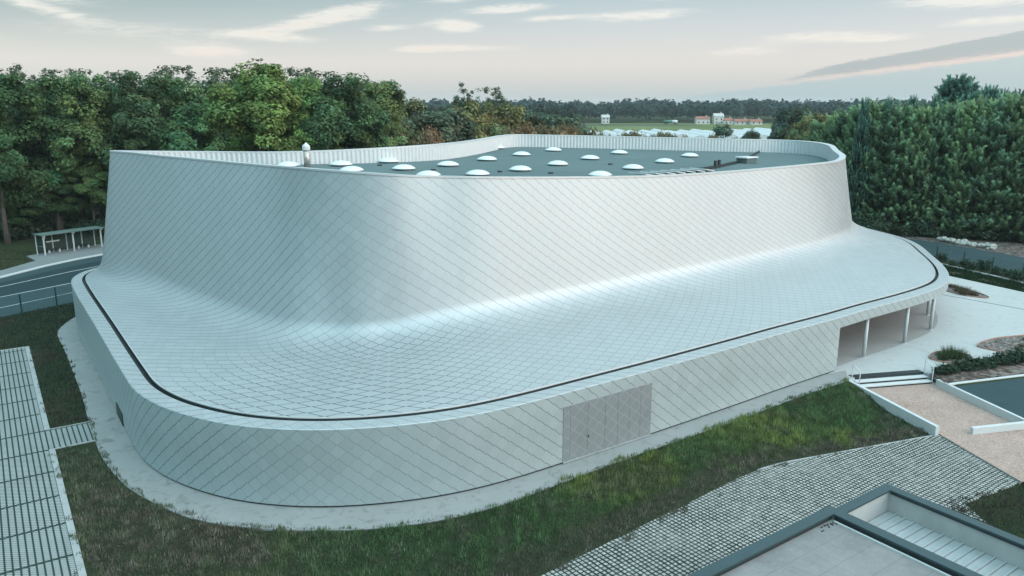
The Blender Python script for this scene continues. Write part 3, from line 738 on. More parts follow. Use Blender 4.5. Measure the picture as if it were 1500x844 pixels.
mb = MB(); mb.box((hx, hy, hz_ + 0.58), (1.85, 1.5, 0.14), R(36)); mb.build('hatch_lid', M['dome'], hb, bevel=0.03)
# louvred smoke vent: a low frame of tilted white blades
va, vb = Vector((9.6, 61.8, 0)), Vector((16.2, 66.8, 0)); dv_ = (vb - va); Ld = dv_.length; dv_.normalize(); pv = Vector((-dv_.y, dv_.x, 0))
zc = roof_z(12.9, 64.5)
mb = MB(); mb.beam(va + pv * 0.0 + Vector((0, 0, zc + 0.2)), vb + Vector((0, 0, zc + 0.2)), 1.7, 0.4); lv = mb.build('smoke_vent', M['curb'], hall)
for i in range(7):
    c = va + dv_ * (Ld * (i + 0.5) / 7)
    mb = MB(); mb.box((c.x, c.y, zc + 0.56), (Ld / 7 * 0.9, 1.75, 0.09), math.atan2(dv_.y, dv_.x)); b_ = mb.build('vent_blade', M['white_metal'], lv)
    b_.data.transform(Matrix.Translation((c.x, c.y, zc + 0.56)) @ Matrix.Rotation(0.16, 4, pv) @ Matrix.Translation((-c.x, -c.y, -zc - 0.56)))

def in_poly(x, y, poly):
    r = np.zeros(np.shape(x), bool); n = len(poly)
    for i in range(n):
        ax, ay = poly[i]; bx, by = poly[(i + 1) % n]
        c = ((ay > y) != (by > y)) & (x < (bx - ax) * (y - ay) / (by - ay + 1e-12) + ax)
        r ^= c
    return r
def sheet(name, poly, z, mat, thick=0.0, kind='structure'):
    mb = MB(); mb.prism(poly, z - max(thick, 0.01), z, sides=thick > 0); return tag(mb.build(name, mat), kind=kind)

# ------------------------------------------------------------------ ground
PATH = [(-37.6,66.5),(-37.5,64.8),(-36.7,61.5),(-33.8,57.5),(-29.9,51.6),(-27.1,47.4),(-24.8,43.6),(-23.1,41.0),(-21.4,38.4),(-19.3,35.9),(-17.8,34.5),(-16.3,33.4),(-14.8,32.4),(-13.3,31.8),(-12.0,31.45),(-10.4,31.2),(-8.0,31.15),(-6.4,31.2),(-4.9,31.5),(-3.3,31.9),(-1.8,32.6),(-0.1,33.6),(1.6,34.9),(5.3,37.8),(7.9,39.7),(10.9,41.8),(14.2,44.2),(17.0,46.4),(20.2,48.7),(22.4,50.2)]
def chaikin(p, k):
    p = np.asarray(p, float)
    for _ in range(k):
        q = np.empty((2 * len(p) - 2, 2)); q[0::2] = 0.75 * p[:-1] + 0.25 * p[1:]; q[1::2] = 0.25 * p[:-1] + 0.75 * p[1:]
        p = np.vstack([p[:1], q, p[-1:]])
    return [tuple(v) for v in p]
PATH0 = PATH; PATH = chaikin(PATH, 2)
RAMP = np.array(PATH0[16:] + [(28.3, 50.3), (36, 52.6), (60, 60), (95, 70)])
def sstep(x, a, b):
    t = np.clip((x - a) / (b - a), 0, 1); return t * t * (3 - 2 * t)
def dist_poly(x, y, poly):
    best = np.full(np.shape(x), 1e9); side = np.zeros(np.shape(x))
    for (ax, ay), (bx, by) in zip(poly[:-1], poly[1:]):
        dx, dy = bx - ax, by - ay; L2 = dx * dx + dy * dy
        t = np.clip(((x - ax) * dx + (y - ay) * dy) / L2, 0, 1)
        d = np.hypot(x - ax - t * dx, y - ay - t * dy); s = dx * (y - ay) - dy * (x - ax)
        m = d < best - 1e-9; best = np.where(m, d, best); side = np.where(m, s, side)
    return best, side          # side < 0: camera side
def ground_h(x, y):
    d, s = dist_poly(x, y, RAMP)
    k = sstep(d, 0.25, 4.2) * (s < 0) * sstep(x, -13.0, -3.0)
    h = -0.045 - 0.60 * k
    court = in_poly(x, y, [(22.55, 51.4), (28.6, 52.3), (30.0, 43.5), (49, 43.5), (49, 37), (25.5, 36.5), (24.35, 42.3)])
    h = np.where(court, -0.72, h)
    return h
gx = np.unique(np.concatenate([np.array([-3000, -1500, -700, -350, -200, -140, -110]), np.arange(-90, 20, 1.0), np.arange(20, 32, 0.2), np.arange(32, 110.1, 1.0), np.array([130, 160, 220, 350, 700, 1500, 3000])]))
gy = np.unique(np.concatenate([np.array([-600, -200, -80, -30, 0]), np.arange(8, 36, 1.0), np.arange(36, 54, 0.2), np.arange(54, 130.1, 1.0), np.array([140, 170, 220, 300, 420, 600, 900, 1500, 3500])]))
XX, YY = np.meshgrid(gx, gy); ZZ = ground_h(XX, YY)
idx = np.arange(XX.size).reshape(XX.shape)
gf = np.stack([idx[:-1, :-1], idx[:-1, 1:], idx[1:, 1:], idx[1:, :-1]], -1).reshape(-1, 4)
tag(link_mesh('ground', np_mesh('ground', np.column_stack([XX.ravel(), YY.ravel(), ZZ.ravel()]), gf, True), M['ground']), kind='structure')

# path round the hall: between its outer edge and the foot of the wall
path_poly = PATH + [(23.0, 52.2), (14.0, 48.0), (3.0, 41.0), (-3, 37.5), (-9, 36), (-15, 38.5), (-20, 44), (-27, 54), (-33, 64)]
sheet('path', path_poly, 0.0, M['path'], 0.3)
# plaza and porch floor
PLAZA = [(22.4, 50.25), (22.75, 50.0), (23.05, 50.9), (28.2, 52.0), (28.4, 51.5), (29.6, 51.95), (36.0, 54.6), (50, 60.5), (60, 66), (60, 70.8), (49.9, 75.3), (46.6, 82.8), (45, 90), (42, 98), (38, 100), (34, 92), (30, 70), (22, 57), (20.5, 53.5)]
sheet('plaza', PLAZA, -0.002, M['plaza'], 0.75)
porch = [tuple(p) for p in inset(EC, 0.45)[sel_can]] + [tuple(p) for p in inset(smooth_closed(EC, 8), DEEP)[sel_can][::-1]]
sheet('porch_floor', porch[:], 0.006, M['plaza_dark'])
# drain line across the plaza
mb = MB(); mb.beam((41.2, 74.6, 0.0), (48.5, 65.2, 0.0), 0.12, 0.012); tag(mb.build('drainage_channel', M['dark_metal']), 'thin dark slot drain running across the pale plaza', 'drain')

# court of pink gravel, 0.5 m lower
COURT = [(22.6, 50.9), (28.6, 52.0), (30.0, 43.6), (37, 44.5), (48, 42), (48, 37.5), (30, 36.6), (25.5, 36.65), (24.5, 42.3)]
sheet('gravel_court', COURT, -0.50, M['gravel'])
sheet('asphalt_yard', [(28.55, 49.9), (29.85, 44.1), (35.5, 45.6), (41.5, 47.6), (60, 55), (60, 60.2), (36.0, 51.6)], -0.12, M['asphalt'], 0.6)
# setts
EDGE = chaikin([(24.1,42.5),(16.6,39.8),(13.6,38.7),(10.9,36.8),(8.9,35.0),(6.3,32.9),(3.2,30.3),(1.1,28.6),(-4,24)], 3)
SETTS = [(24.5,42.45)] + EDGE + [(2,14),(22,14),(21.5,34.6),(25.5,36.7)]
sheet('setts_paving', SETTS, -0.575, M['setts'], 0.1)
mb = MB()
for a, b in zip([(25.55,36.7),(24.55,42.3)], [(24.55,42.3),(24.1,42.55)]): mb.beam((*a, -0.57), (*b, -0.57), 0.12, 0.06)
e = [p for p in EDGE if p[0] > 12.5]
for a, b in zip(e[:-1], e[1:]): mb.beam((*a, -0.575), (*b, -0.575), 0.10, 0.04)
tag(mb.build('kerb', M['kerb']), kind='structure')

# parking bays (left): blocks laid square to their edge
pa, pb = Vector((-36.6, 57.8)), Vector((-16.7, 27.9)); dpk = (pb - pa).normalized(); npk = Vector((dpk.y, -dpk.x))   # npk points away from the hall
def pk(u, v): q = pa + npk * u + dpk * v; return (q.x, q.y)
ang_p = math.atan2(npk.y, npk.x)
def parking(name, u0, u1, v0, v1, z):
    mb = MB(); mb.prism([(u0, v0 - 0.87), (u0, v1 - 0.87), (u1, v1 - 0.87), (u1, v0 - 0.87)], -0.06, 0.0)
    o = mb.build(name, M['parking']); o.location = (*pk(0, 0.87), z)
    # local x along npk (u), local y along the edge (v), rows counted from the first cross strip
    o.rotation_euler = (0, 0, math.atan2(npk.y, npk.x)); return o
tag(parking('parking_paving', 0.28, 22.0, 0.1, 48.0, -0.010), kind='structure')
tag(parking('paved_walkway', -3.2, 0.27, 18.95, 21.95, -0.006), kind='structure')
mb = MB()
for v0, v1 in ((0.0, 18.9), (22.0, 46.0)):
    a, b = pk(0.14, v0), pk(0.14, v1); mb.beam((*a, -0.03), (*b, -0.03), 0.28, 0.10)
a, b = pk(0.0, 0.05), pk(22, 0.05); mb.beam((*a, -0.035), (*b, -0.035), 0.14, 0.09)
for v in (18.9, 22.0):
    a, b = pk(0.0, v), pk(-3.0, v); mb.beam((*a, -0.035), (*b, -0.035), 0.09, 0.09)
tag(mb.build('edging', M['kerb'], bevel=0.012), kind='structure')

# ------------------------------------------------------------------ roads
def strip(name, A, B, z, mat):
    n = len(A); v = [(*p, z) for p in A] + [(*p, z) for p in B]
    mb = MB(); mb.add(v, [(i, i + 1, n + i + 1, n + i) for i in range(n - 1)])
    return tag(mb.build(name, mat), kind='structure')
def ext(pts, back, fwd):
    """a polyline lengthened at both ends"""
    a, b, c, d = map(Vector, (pts[0], pts[1], pts[-2], pts[-1]))
    p0 = a - (b - a).normalized() * back; p1 = d + (d - c).normalized() * fwd
    return [tuple(p0)] + list(pts) + [tuple(p1)]
def poly_res(pts, n=24):
    p = np.asarray(pts, float); s = np.concatenate([[0], np.cumsum(np.hypot(*np.diff(p, axis=0).T))]); q = np.linspace(0, s[-1], n)
    return [(float(np.interp(t, s, p[:, 0])), float(np.interp(t, s, p[:, 1]))) for t in q]
K_ = ext([(-53.9, 82.0), (-52.6, 88.0), (-51.2, 92.0), (-49.6, 95.0)], 30, 60)
D_ = ext([(-52.4, 80.2), (-50.4, 86.6), (-48.9, 90.0), (-47.2, 93.0)], 30, 60)
L1 = ext([(-51.3, 77.8), (-48.1, 85.5), (-46.0, 89.5)], 30, 66)
L2 = ext([(-48.6, 73.5), (-45.3, 79.2)], 30, 80)
L3 = ext([(-46.1, 69.4), (-42.8, 75.2)], 30, 80)
V_ = ext([(-44.0, 66.2), (-40.7, 71.4)], 30, 80)
k_, d_, l1, l2, l3, v_ = [poly_res(q) for q in (K_, D_, L1, L2, L3, V_)]
strip('road_layby', k_, d_, -0.018, M['road']); strip('road_lane', d_, l2, -0.018, M['road_band'])
strip('road_lane', l2, v_, -0.018, M['road'])
def marking(pts, w, z=-0.012):
    mb = MB()
    for a, b in zip(pts[:-1], pts[1:]): mb.beam((*a, z), (*b, z), w, 0.006)
    return tag(mb.build('road_marking', M['paint']), kind='structure')
marking(l1, 0.16); marking(l2, 0.16); marking(l3, 0.14)
mb = MB()
for a, b in zip(k_[:-1], k_[1:]): mb.beam((*a, 0.03), (*b, 0.03), 0.42, 0.16)
tag(mb.build('kerb', M['white_conc']), kind='structure')
PV = [(-62, 58), (-57.6, 78.0), (-55.9, 86.0), (-55.4, 91.0), (-58.2, 93.9), (-57.0, 96.6), (-53.0, 102.6), (-40, 122)]
sheet('pavement', PV + [(-34, 121), (-47, 99.3), (-49.6, 95.2), (-51.2, 92.2), (-52.6, 88.2), (-53.9, 82.2), (-61, 58)], 0.07, M['pavement'], 0.15)

# right-hand access road behind the mesh fence
RA = poly_res([(45, 106), (50.0, 93.8), (54.9, 82.5), (60, 70), (70, 50)], 20); RB = poly_res([(44, 118), (52.7, 107.9), (56.6, 103.4), (61.1, 93.4), (68, 80), (80, 56)], 20)
strip('access_road', RA, RB, -0.015, M['road'])
RC = poly_res([(44, 122), (52.5, 112.5), (60.0, 111), (65, 107), (72, 100), (90, 66)], 20)
strip('earth_verge', RB, RC, -0.02, M['earth'])
# pale kerb and planted strip between plaza and fence
KA = [(45.6, 99.0), (48.9, 89.6), (52.3, 79.4), (57, 66)]
mb = MB()
for a, b in zip(KA[:-1], KA[1:]): mb.beam((*a, 0.02), (*b, 0.02), 0.32, 0.14)
tag(mb.build('kerb', M['white_conc']), kind='structure')

# ------------------------------------------------------------------ street furniture (left)
def mat_glass():
    t = NT('smoked_glass'); t.p.inputs['Alpha'].default_value = 0.35
    return t.set((0.03, 0.05, 0.05), 0.1, 0, 0.5)
M['glass'] = mat_glass()
sh = empty('bus_shelter', (-54.2, 97.2, 0.07)); tag(sh, 'long glazed bus shelter with pale posts and a flat roof on the roadside pavement', 'bus shelter')
ad = Vector((0.56, 0.83, 0)).normalized(); an = Vector((-ad.y, ad.x, 0))
def sp(l, d, z): return ad * l + an * d + Vector((0, 0, z))     # local to the shelter
for l in (-3.5, 0.0, 3.5):
    mb = MB(); mb.beam(sp(l, 0, 0), sp(l, 0, 2.35), 0.13, 0.13); mb.beam(sp(l, -0.35, 2.32), sp(l, 0.35, 2.32), 0.14, 0.12); mb.build('post', M['white_metal'], sh)
for l in (-3.7, -1.8, -0.1, 1.8, 3.4):
    mb = MB(); mb.beam(sp(l, 1.45, 0), sp(l, 1.45, 2.35), 0.10, 0.10); mb.build('post', M['white_metal'], sh)
mb = MB(); mb.beam(sp(-3.9, 0.65, 2.45), sp(3.9, 0.65, 2.45), 2.1, 0.10); mb.build('roof', plain('shelter_roof', (0.16, 0.24, 0.22), 0.5, 0.2), sh)
for l0, l1_ in ((-3.65, -1.85), (-1.75, -0.15), (-0.05, 1.75), (1.85, 3.35)):
    mb = MB(); mb.beam(sp(l0, 1.45, 1.15), sp(l1_, 1.45, 1.15), 0.02, 1.9); mb.build('glass_panel', M['glass'], sh)
mb = MB(); mb.beam(sp(-3.6, 0.1, 1.15), sp(-3.7, 1.4, 1.15), 0.02, 1.9); mb.build('glass_panel', M['glass'], sh)
mb = MB(); mb.beam(sp(-3.55, 0.1, 1.0), sp(-3.65, 1.4, 1.0), 0.05, 0.06); mb.build('side_rail', M['white_metal'], sh)
mb = MB(); mb.beam(sp(-2.6, 1.35, 1.35), sp(-1.0, 1.35, 1.35), 0.05, 0.16); mb.build('notice_board', M['white_metal'], sh)
mb = MB(); mb.beam(sp(-3.0, 1.0, 0), sp(-3.0, 1.0, 1.8), 0.08, 0.08); mb.box(sp(-3.0, 1.0, 1.95), (0.34, 0.10, 0.36), 0.97); mb.build('stop_sign', M['white_metal'], sh)
for l in (-1.9, 1.7):
    mb = MB(); mb.beam(sp(l - 0.9, 1.0, 0.47), sp(l + 0.9, 1.0, 0.47), 0.42, 0.06); b_ = mb.build('bench_seat', M['dark_metal'], sh)
    for q in (-0.62, 0.62):
        mb = MB(); mb.beam(sp(l + q, 1.0, 0), sp(l + q, 1.0, 0.44), 0.09, 0.30); mb.build('leg', M['white_metal'], b_)

def mesh_fence(name, pts, h, mat_post, mat_wire, label, dense):
    f_ = empty(name, (pts[0][0], pts[0][1], 0)); tag(f_, label, 'fence'); o = Vector((pts[0][0], pts[0][1], 0))
    for p in pts:
        mb = MB(); q = Vector((*p, 0)) - o; mb.beam(q + Vector((0, 0, -0.1)), q + Vector((0, 0, h + 0.05)), 0.10, 0.10); mb.build('post', mat_post, f_)
    mb = MB()
    for a, b in zip(pts[:-1], pts[1:]):
        A, B = Vector((*a, 0)) - o, Vector((*b, 0)) - o
        for z in np.arange(0.08, h, 0.2): mb.beam(A + Vector((0, 0, z)), B + Vector((0, 0, z)), 0.007, 0.010)
        L = (B - A).length
        for k in range(1, int(L / dense)):
            q = A + (B - A) * (k * dense / L); mb.beam(q + Vector((0, 0, 0.05)), q + Vector((0, 0, h)), 0.006, 0.006)
    mb.build('wire_mesh', mat_wire, f_)
M['green_metal'] = plain('green_paint', (0.02, 0.07, 0.065), 0.45)
mesh_fence('mesh_fence', [(-47.3, 59.0), (-45.7, 61.6), (-44.1, 64.2), (-42.5, 66.8), (-40.9, 69.4), (-39.3, 72.0), (-37.7, 74.6), (-36.1, 77.2)], 1.85, M['green_metal'], M['green_metal'], 'thin wire mesh fence between the dark lawn and the road on the left', 0.2)
mesh_fence('mesh_fence', [(46.3, 96.8), (47.6, 93.5), (48.9, 90.2), (50.2, 86.9), (51.5, 83.7), (52.8, 80.5), (54.1, 77.2), (55.4, 74.0), (56.7, 70.8)], 1.85, M['green_metal'], M['green_metal'], 'green wire mesh fence above a low hedge beside the access road on the right', 0.1)

# ------------------------------------------------------------------ steps, low walls, rails
ds = Vector((0.98, 0.205, 0)).normalized(); dd = Vector((ds.y, -ds.x, 0))
S0 = Vector((22.85, 50.75, 0))
st = empty('entrance_steps', tuple(S0)); tag(st, 'three wide pale steps with dark risers leading from the gravel court up to the plaza', 'steps')
W_ = 5.45
for k, z in enumerate((-0.17, -0.34)):
    d0, d1 = 0.48 * k, 0.48 * (k + 1)
    mb = MB(); q = [dd * d0, dd * d1, dd * d1 + ds * W_, dd * d0 + ds * W_]
    mb.prism([(p.x, p.y) for p in q], z - 0.06, z); mb.build('tread', M['white_conc'], st)
    mb = MB(); q = [dd * (d0), dd * (d1 - 0.04), dd * (d1 - 0.04) + ds * W_, dd * d0 + ds * W_]
    mb.prism([(p.x, p.y) for p in q], -0.6, z - 0.061); mb.build('riser', M['dark_metal'], st)
mb = MB(); q = [dd * -0.5, dd * 0.012, dd * 0.012 + ds * W_, dd * -0.5 + ds * W_]
mb.prism([(p.x, p.y) for p in q], -0.6, 0.004); mb.build('riser', M['dark_metal'], st)
for l in (-0.05, W_ + 0.05):
    mb = MB(); a, b = ds * l + dd * 0.05, ds * l + dd * 0.85
    mb.tube([tuple(a + Vector((0, 0, -0.1))), tuple(a + Vector((0, 0, 0.95)))], 0.035, 8); mb.tube([tuple(b + Vector((0, 0, -0.5))), tuple(b + Vector((0, 0, 0.62)))], 0.035, 8)
    mb.tube([tuple(a + Vector((0, 0, 0.95))), tuple(b + Vector((0, 0, 0.62)))], 0.035, 8); mb.build('handrail', M['white_metal'], st)
def low_wall(pts, z0, z1, w, label):
    mb = MB()
    for a, b in zip(pts[:-1], pts[1:]): mb.beam((*a, (z0 + z1) / 2), (*b, (z0 + z1) / 2), w, z1 - z0)
    return tag(mb.build('low_wall', M['white_conc'], bevel=0.015), label, 'wall')
low_wall([(22.45, 50.2), (24.28, 42.45)], -0.66, 0.0, 0.24, 'straight white concrete wall holding back the grass bank beside the gravel court')
low_wall([(28.45, 50.5), (29.95, 43.52)], -0.66, -0.02, 0.20, 'white concrete wall between the gravel court and the dark asphalt yard')
low_wall([(30.05, 43.42), (26.3, 42.55)], -0.66, -0.10, 0.24, 'short white concrete wall standing alone at the near end of the gravel court')
low_wall([(28.55, 49.55), (36.0, 51.75), (60, 60.3)], -0.3, -0.02, 0.22, 'long low white kerb wall between the planted strip and the asphalt yard')

# ------------------------------------------------------------------ grass and small plants
def value_noise(x, y, scale, seed):
    g = np.random.default_rng(seed).random((256, 256))
    u, v = x / scale + 1000.3, y / scale + 1000.7
    i, j = np.floor(u).astype(int), np.floor(v).astype(int); fu, fv = u - i, v - j
    fu = fu * fu * (3 - 2 * fu); fv = fv * fv * (3 - 2 * fv)
    a, b, c, d = g[i % 256, j % 256], g[(i + 1) % 256, j % 256], g[i % 256, (j + 1) % 256], g[(i + 1) % 256, (j + 1) % 256]
    return (a * (1 - fu) + b * fu) * (1 - fv) + (c * (1 - fu) + d * fu) * fv

def blades(x, y, z, h, w, col, lean=0.35, r=None):
    r = r or rng
    n = len(x); a = r.random(n) * 2 * np.pi; la_ = r.random(n) * 2 * np.pi; ll = r.random(n) * lean * h
    dx, dy = np.cos(a) * w / 2, np.sin(a) * w / 2
    p0 = np.stack([x - dx, y - dy, z], 1); p1 = np.stack([x + dx, y + dy, z], 1)
    p2 = np.stack([x + np.cos(la_) * ll, y + np.sin(la_) * ll, z + h], 1)
    v = np.stack([p0, p1, p2], 1).reshape(-1, 3); f = np.arange(3 * n).reshape(n, 3)
    return v, f, np.repeat(col, 3, 0)

hall_poly = [tuple(p) for p in EC]
def grass_field(name, box, accept, per_m2, hmin, hmax, palette, wide=0.035, seed=1):
    r = np.random.default_rng(seed)
    n = int((box[2] - box[0]) * (box[3] - box[1]) * per_m2)
    x = box[0] + r.random(n) * (box[2] - box[0]); y = box[1] + r.random(n) * (box[3] - box[1])
    x = x + (value_noise(x, y, 0.5, 3) - 0.5) * 0.25; y = y + (value_noise(x, y, 0.5, 4) - 0.5) * 0.25
    m = accept(x, y); x, y = x[m], y[m]
    z = np.where(in_poly(x, y, SETTS), -0.575, ground_h(x, y)) - 0.02
    h, w, c = palette(x, y, r, hmin, hmax, wide)
    v, f, cc = blades(x, y, z, h, w, c, r=r)
    o = link_mesh(name, np_mesh(name, v, f, colors=cc), M['grass'])
    return tag(o, kind='stuff')

Q_LINE = EDGE
GR1 = [pk(-0.02, 22.05), pk(-0.02, 46.0), (-4, 19)] + Q_LINE[::-1] + [(22.3, 49.9)] + PATH0[::-1][:22]
GR1 = [p for p in GR1]
GR2 = [pk(-0.02, -0.0), pk(-0.02, 18.85), pk(-2.6, 18.85)] + [(-24.9, 43.8), (-27.1, 47.4), (-29.9, 51.6), (-33.8, 57.5), (-36.7, 61.5), (-37.5, 64.8), (-37.6, 68.5), (-40.5, 71.2), (-44.0, 66.0), (-56, 47.5), pk(22, -0.2)]
def acc_near(x, y):
    wob = (value_noise(x, y, 0.5, 11) - 0.5) * 0.9
    dpa, _ = dist_poly(x, y, PATH); edge = (dpa < 0.32 * value_noise(x, y, 0.7, 14) ** 1.5 + 0.06) & in_poly(x, y, path_poly)
    return (edge | in_poly(x + wob, y + wob * 0.8, GR1)) & (y > 24) | ((value_noise(x, y, 0.8, 15) > 0.62) & (dist_poly(x, y, Q_LINE)[0] < 0.7 * value_noise(x, y, 0.45, 16)) & (x < 20) & (y > 24))
SETTS_IN = [(24.1,42.1),(16.9,39.4),(13.9,38.3),(11.2,36.4),(9.2,34.6),(6.6,32.5),(3.5,29.9),(1.4,28.2),(-4,23.5),(2,14),(22,14)]
def pal_near(x, y, r, h0, h1, w0):
    n = len(x)
    dq, _ = dist_poly(x, y, Q_LINE); dp, _ = dist_poly(x, y, PATH)
    a = value_noise(x, y, 2.6, 21); b = value_noise(x, y, 0.9, 22); c = value_noise(x, y, 5.0, 23)
    dry = np.clip(sstep(dq + (b - 0.5) * 1.6, 2.0, 0.7) * sstep(x, -8, 0) + sstep(a * 0.6 + b * 0.4, 0.55, 0.75) * 0.6 + sstep(x, -4.0, -13.0) * 0.62, 0, 1)
    lime = sstep(c * 0.65 + a * 0.35, 0.50, 0.74) * sstep(x, -14, -4) * (1 - dry)
    g = np.array([0.068, 0.125, 0.055]); br = np.array([0.108, 0.108, 0.080]); li = np.array([0.17, 0.215, 0.065])
    col = g + (br - g) * dry[:, None]; col = col + (li - col) * (lime * 0.75)[:, None]
    col = col * (0.55 + 0.9 * r.random(n))[:, None]
    straw = r.random(n) < (0.02 + 0.09 * dry); col[straw] = np.array([0.21, 0.19, 0.155]) * (0.6 + 0.7 * r.random(straw.sum()))[:, None]
    flo = r.random(n) < 0.004 * (0.4 + b); col[flo] = (0.30, 0.31, 0.30)
    cl = value_noise(x, y, 0.38, 24); h = (h0 + (h1 - h0) * r.random(n) ** 1.6) * (0.45 + 1.0 * cl) * (0.75 + 0.35 * lime)
    col = col * (0.55 + 0.9 * cl)[:, None]
    h = h * sstep(dq, -0.2, 0.7).clip(0.6, 1)
    w = w0 * (0.7 + 0.6 * r.random(n)); h[flo] *= 0.9
    return h, w, col
tag(grass_field('meadow_grass', (-25, 24, 25, 51), acc_near, 480, 0.07, 0.34, pal_near, 0.05, 1))
def acc_left(x, y):
    wob = (value_noise(x, y, 0.4, 12) - 0.5) * 0.45
    return in_poly(x + wob, y + wob, GR2)
def pal_left(x, y, r, h0, h1, w0):
    n = len(x); a = value_noise(x, y, 3.0, 31); b = value_noise(x, y, 0.8, 32)
    g = np.array([0.034, 0.056, 0.040]); br = np.array([0.062, 0.058, 0.048])
    k = sstep(a * 0.6 + b * 0.4, 0.35, 0.7); col = (g + (br - g) * k[:, None]) * (0.55 + 0.9 * r.random(n))[:, None]
    st_ = r.random(n) < 0.03; col[st_] = (0.10, 0.09, 0.07)
    return (h0 + (h1 - h0) * r.random(n) ** 2) * (0.7 + 0.6 * b), w0 * (0.7 + 0.6 * r.random(n)), col
grass_field('rough_grass', (-57, 36, -22, 72), acc_left, 120, 0.10, 0.32, pal_left, 0.055, 2)
GR3 = [(20.6, 34.7), (25.45, 36.45), (31, 36.4), (40, 37.5), (40, 25), (24, 14)]
def acc_r(x, y):
    wob = (value_noise(x, y, 0.4, 13) - 0.5) * 0.5; return in_poly(x + wob, y + wob, GR3)
grass_field('rough_grass', (20, 18, 38, 38), acc_r, 170, 0.08, 0.26, pal_left, 0.045, 3)
# planted strip by the fence: low green cover with pale stones between
GR4 = [(45.0, 98.6), (48.6, 89.6), (52.0, 79.4), (56, 68), (53, 67.5), (49.85, 75.5), (46.55, 83.0), (44.5, 91)]
def pal_strip(x, y, r, h0, h1, w0):
    n = len(x); b = value_noise(x, y, 1.2, 41); de, _ = dist_poly(x, y, [(44.5, 91), (46.55, 83.0), (49.85, 75.5), (53, 67.5)])
    col = np.array([0.025, 0.05, 0.025]) * (0.5 + 1.0 * r.random(n))[:, None]
    mid = (de > 0.9) & (de < 2.3) & (b > 0.45); col[mid] = np.array([0.13, 0.13, 0.10]) * (0.5 + r.random(mid.sum()))[:, None]
    return (h0 + (h1 - h0) * r.random(n)) * (1 - 0.5 * mid), w0 * (0.6 + 0.8 * r.random(n)), col
grass_field('ground_cover', (44, 67, 57, 99), lambda x, y: in_poly(x, y, GR4), 130, 0.12, 0.34, pal_strip, 0.10, 4)
# lawn patch beside the pavement on the far left and weeds by the conifers
GR5 = [(-58.2, 78), (-56.2, 86), (-55.7, 90.8), (-58.6, 93.6), (-57.3, 97), (-70, 101), (-80, 92), (-72, 74)]
grass_field('lawn', (-80, 74, -55, 101), lambda x, y: in_poly(x, y, GR5), 30, 0.06, 0.18, lambda x, y, r, a, b, w: (a + (b - a) * r.random(len(x)), np.full(len(x), w), np.array([0.05, 0.062, 0.03]) * (0.5 + r.random(len(x)))[:, None]), 0.11, 5)

def tuft_mesh(name, n, r0, h, w, base, seed, spread=0.5):
    r = np.random.default_rng(seed)
    a = r.random(n) * 2 * np.pi; d = r.random(n) ** 0.6 * r0
    x, y = np.cos(a) * d, np.sin(a) * d; hh = h * (0.5 + 0.5 * r.random(n)); lean = spread * (0.3 + d / r0)
    px_, py_ = x + np.cos(a) * hh * lean, y + np.sin(a) * hh * lean
    t = r.random(n) * np.pi; dx, dy = np.cos(t) * w / 2, np.sin(t) * w / 2
    v = np.stack([np.stack([x - dx, y - dy, 0 * x], 1), np.stack([x + dx, y + dy, 0 * x], 1), np.stack([px_, py_, hh], 1)], 1).reshape(-1, 3)
    c = np.asarray(base)[None] * (0.5 + r.random(n))[:, None]
    return np_mesh(name, v, np.arange(3 * n).reshape(n, 3), colors=np.repeat(c, 3, 0))

def leaf_quads(cen, nrm, size, r, aspect=0.7):
    """a rhombic leaf at each centre, facing nrm with jitter"""
    n = len(cen)
    t = r.normal(size=(n, 3)); t -= (t * nrm).sum(1)[:, None] * nrm; t /= np.linalg.norm(t, axis=1)[:, None] + 1e-9
    b = np.cross(nrm, t); s = size[:, None] if np.ndim(size) else size
    v = np.stack([cen - t * s, cen - b * s * aspect, cen + t * s, cen + b * s * aspect], 1).reshape(-1, 3)
    return v, np.arange(4 * n).reshape(n, 4)

def bush_mesh(name, n, rad, hgt, leaf, base, seed):
    r = np.random.default_rng(seed)
    k = max(5, n // 60); u = r.normal(size=(k, 3)); u /= np.linalg.norm(u, axis=1)[:, None]
    cc = u * np.array([rad, rad, hgt / 2]) * 0.75 * r.random((k, 1)) ** 0.4 + np.array([0, 0, hgt / 2])
    i = r.integers(0, k, n); p = cc[i] + r.normal(size=(n, 3)) * np.array([rad, rad, hgt / 2]) * 0.26
    p[:, 2] = np.maximum(p[:, 2], 0.02)
    nr = p - cc[i] + r.normal(size=(n, 3)) * 0.4 * rad; nr[:, 2] += 0.3 * rad; nr /= np.linalg.norm(nr, axis=1)[:, None] + 1e-9
    v, f = leaf_quads(p, nr, leaf * (0.6 + 0.8 * r.random(n)), r)
    ct = 0.65 + 0.7 * r.random(k); c = np.asarray(base)[None] * (ct[i] * (0.7 + 0.6 * r.random(n)))[:, None]
    return np_mesh(name, v, f, colors=np.repeat(c, 4, 0))

def place(name, me, x, y, z, s, label, cat, group=None, mat='leaf'):
    if len(me.materials) == 0: me.materials.append(M[mat])
    o = bpy.data.objects.new(name, me); COL.objects.link(o)
    o.location = (x, y, z); o.scale = (s, s, s * random.uniform(0.85, 1.15)); o.rotation_euler = (0, 0, random.uniform(0, 6.28))
    return tag(o, label, cat, group)

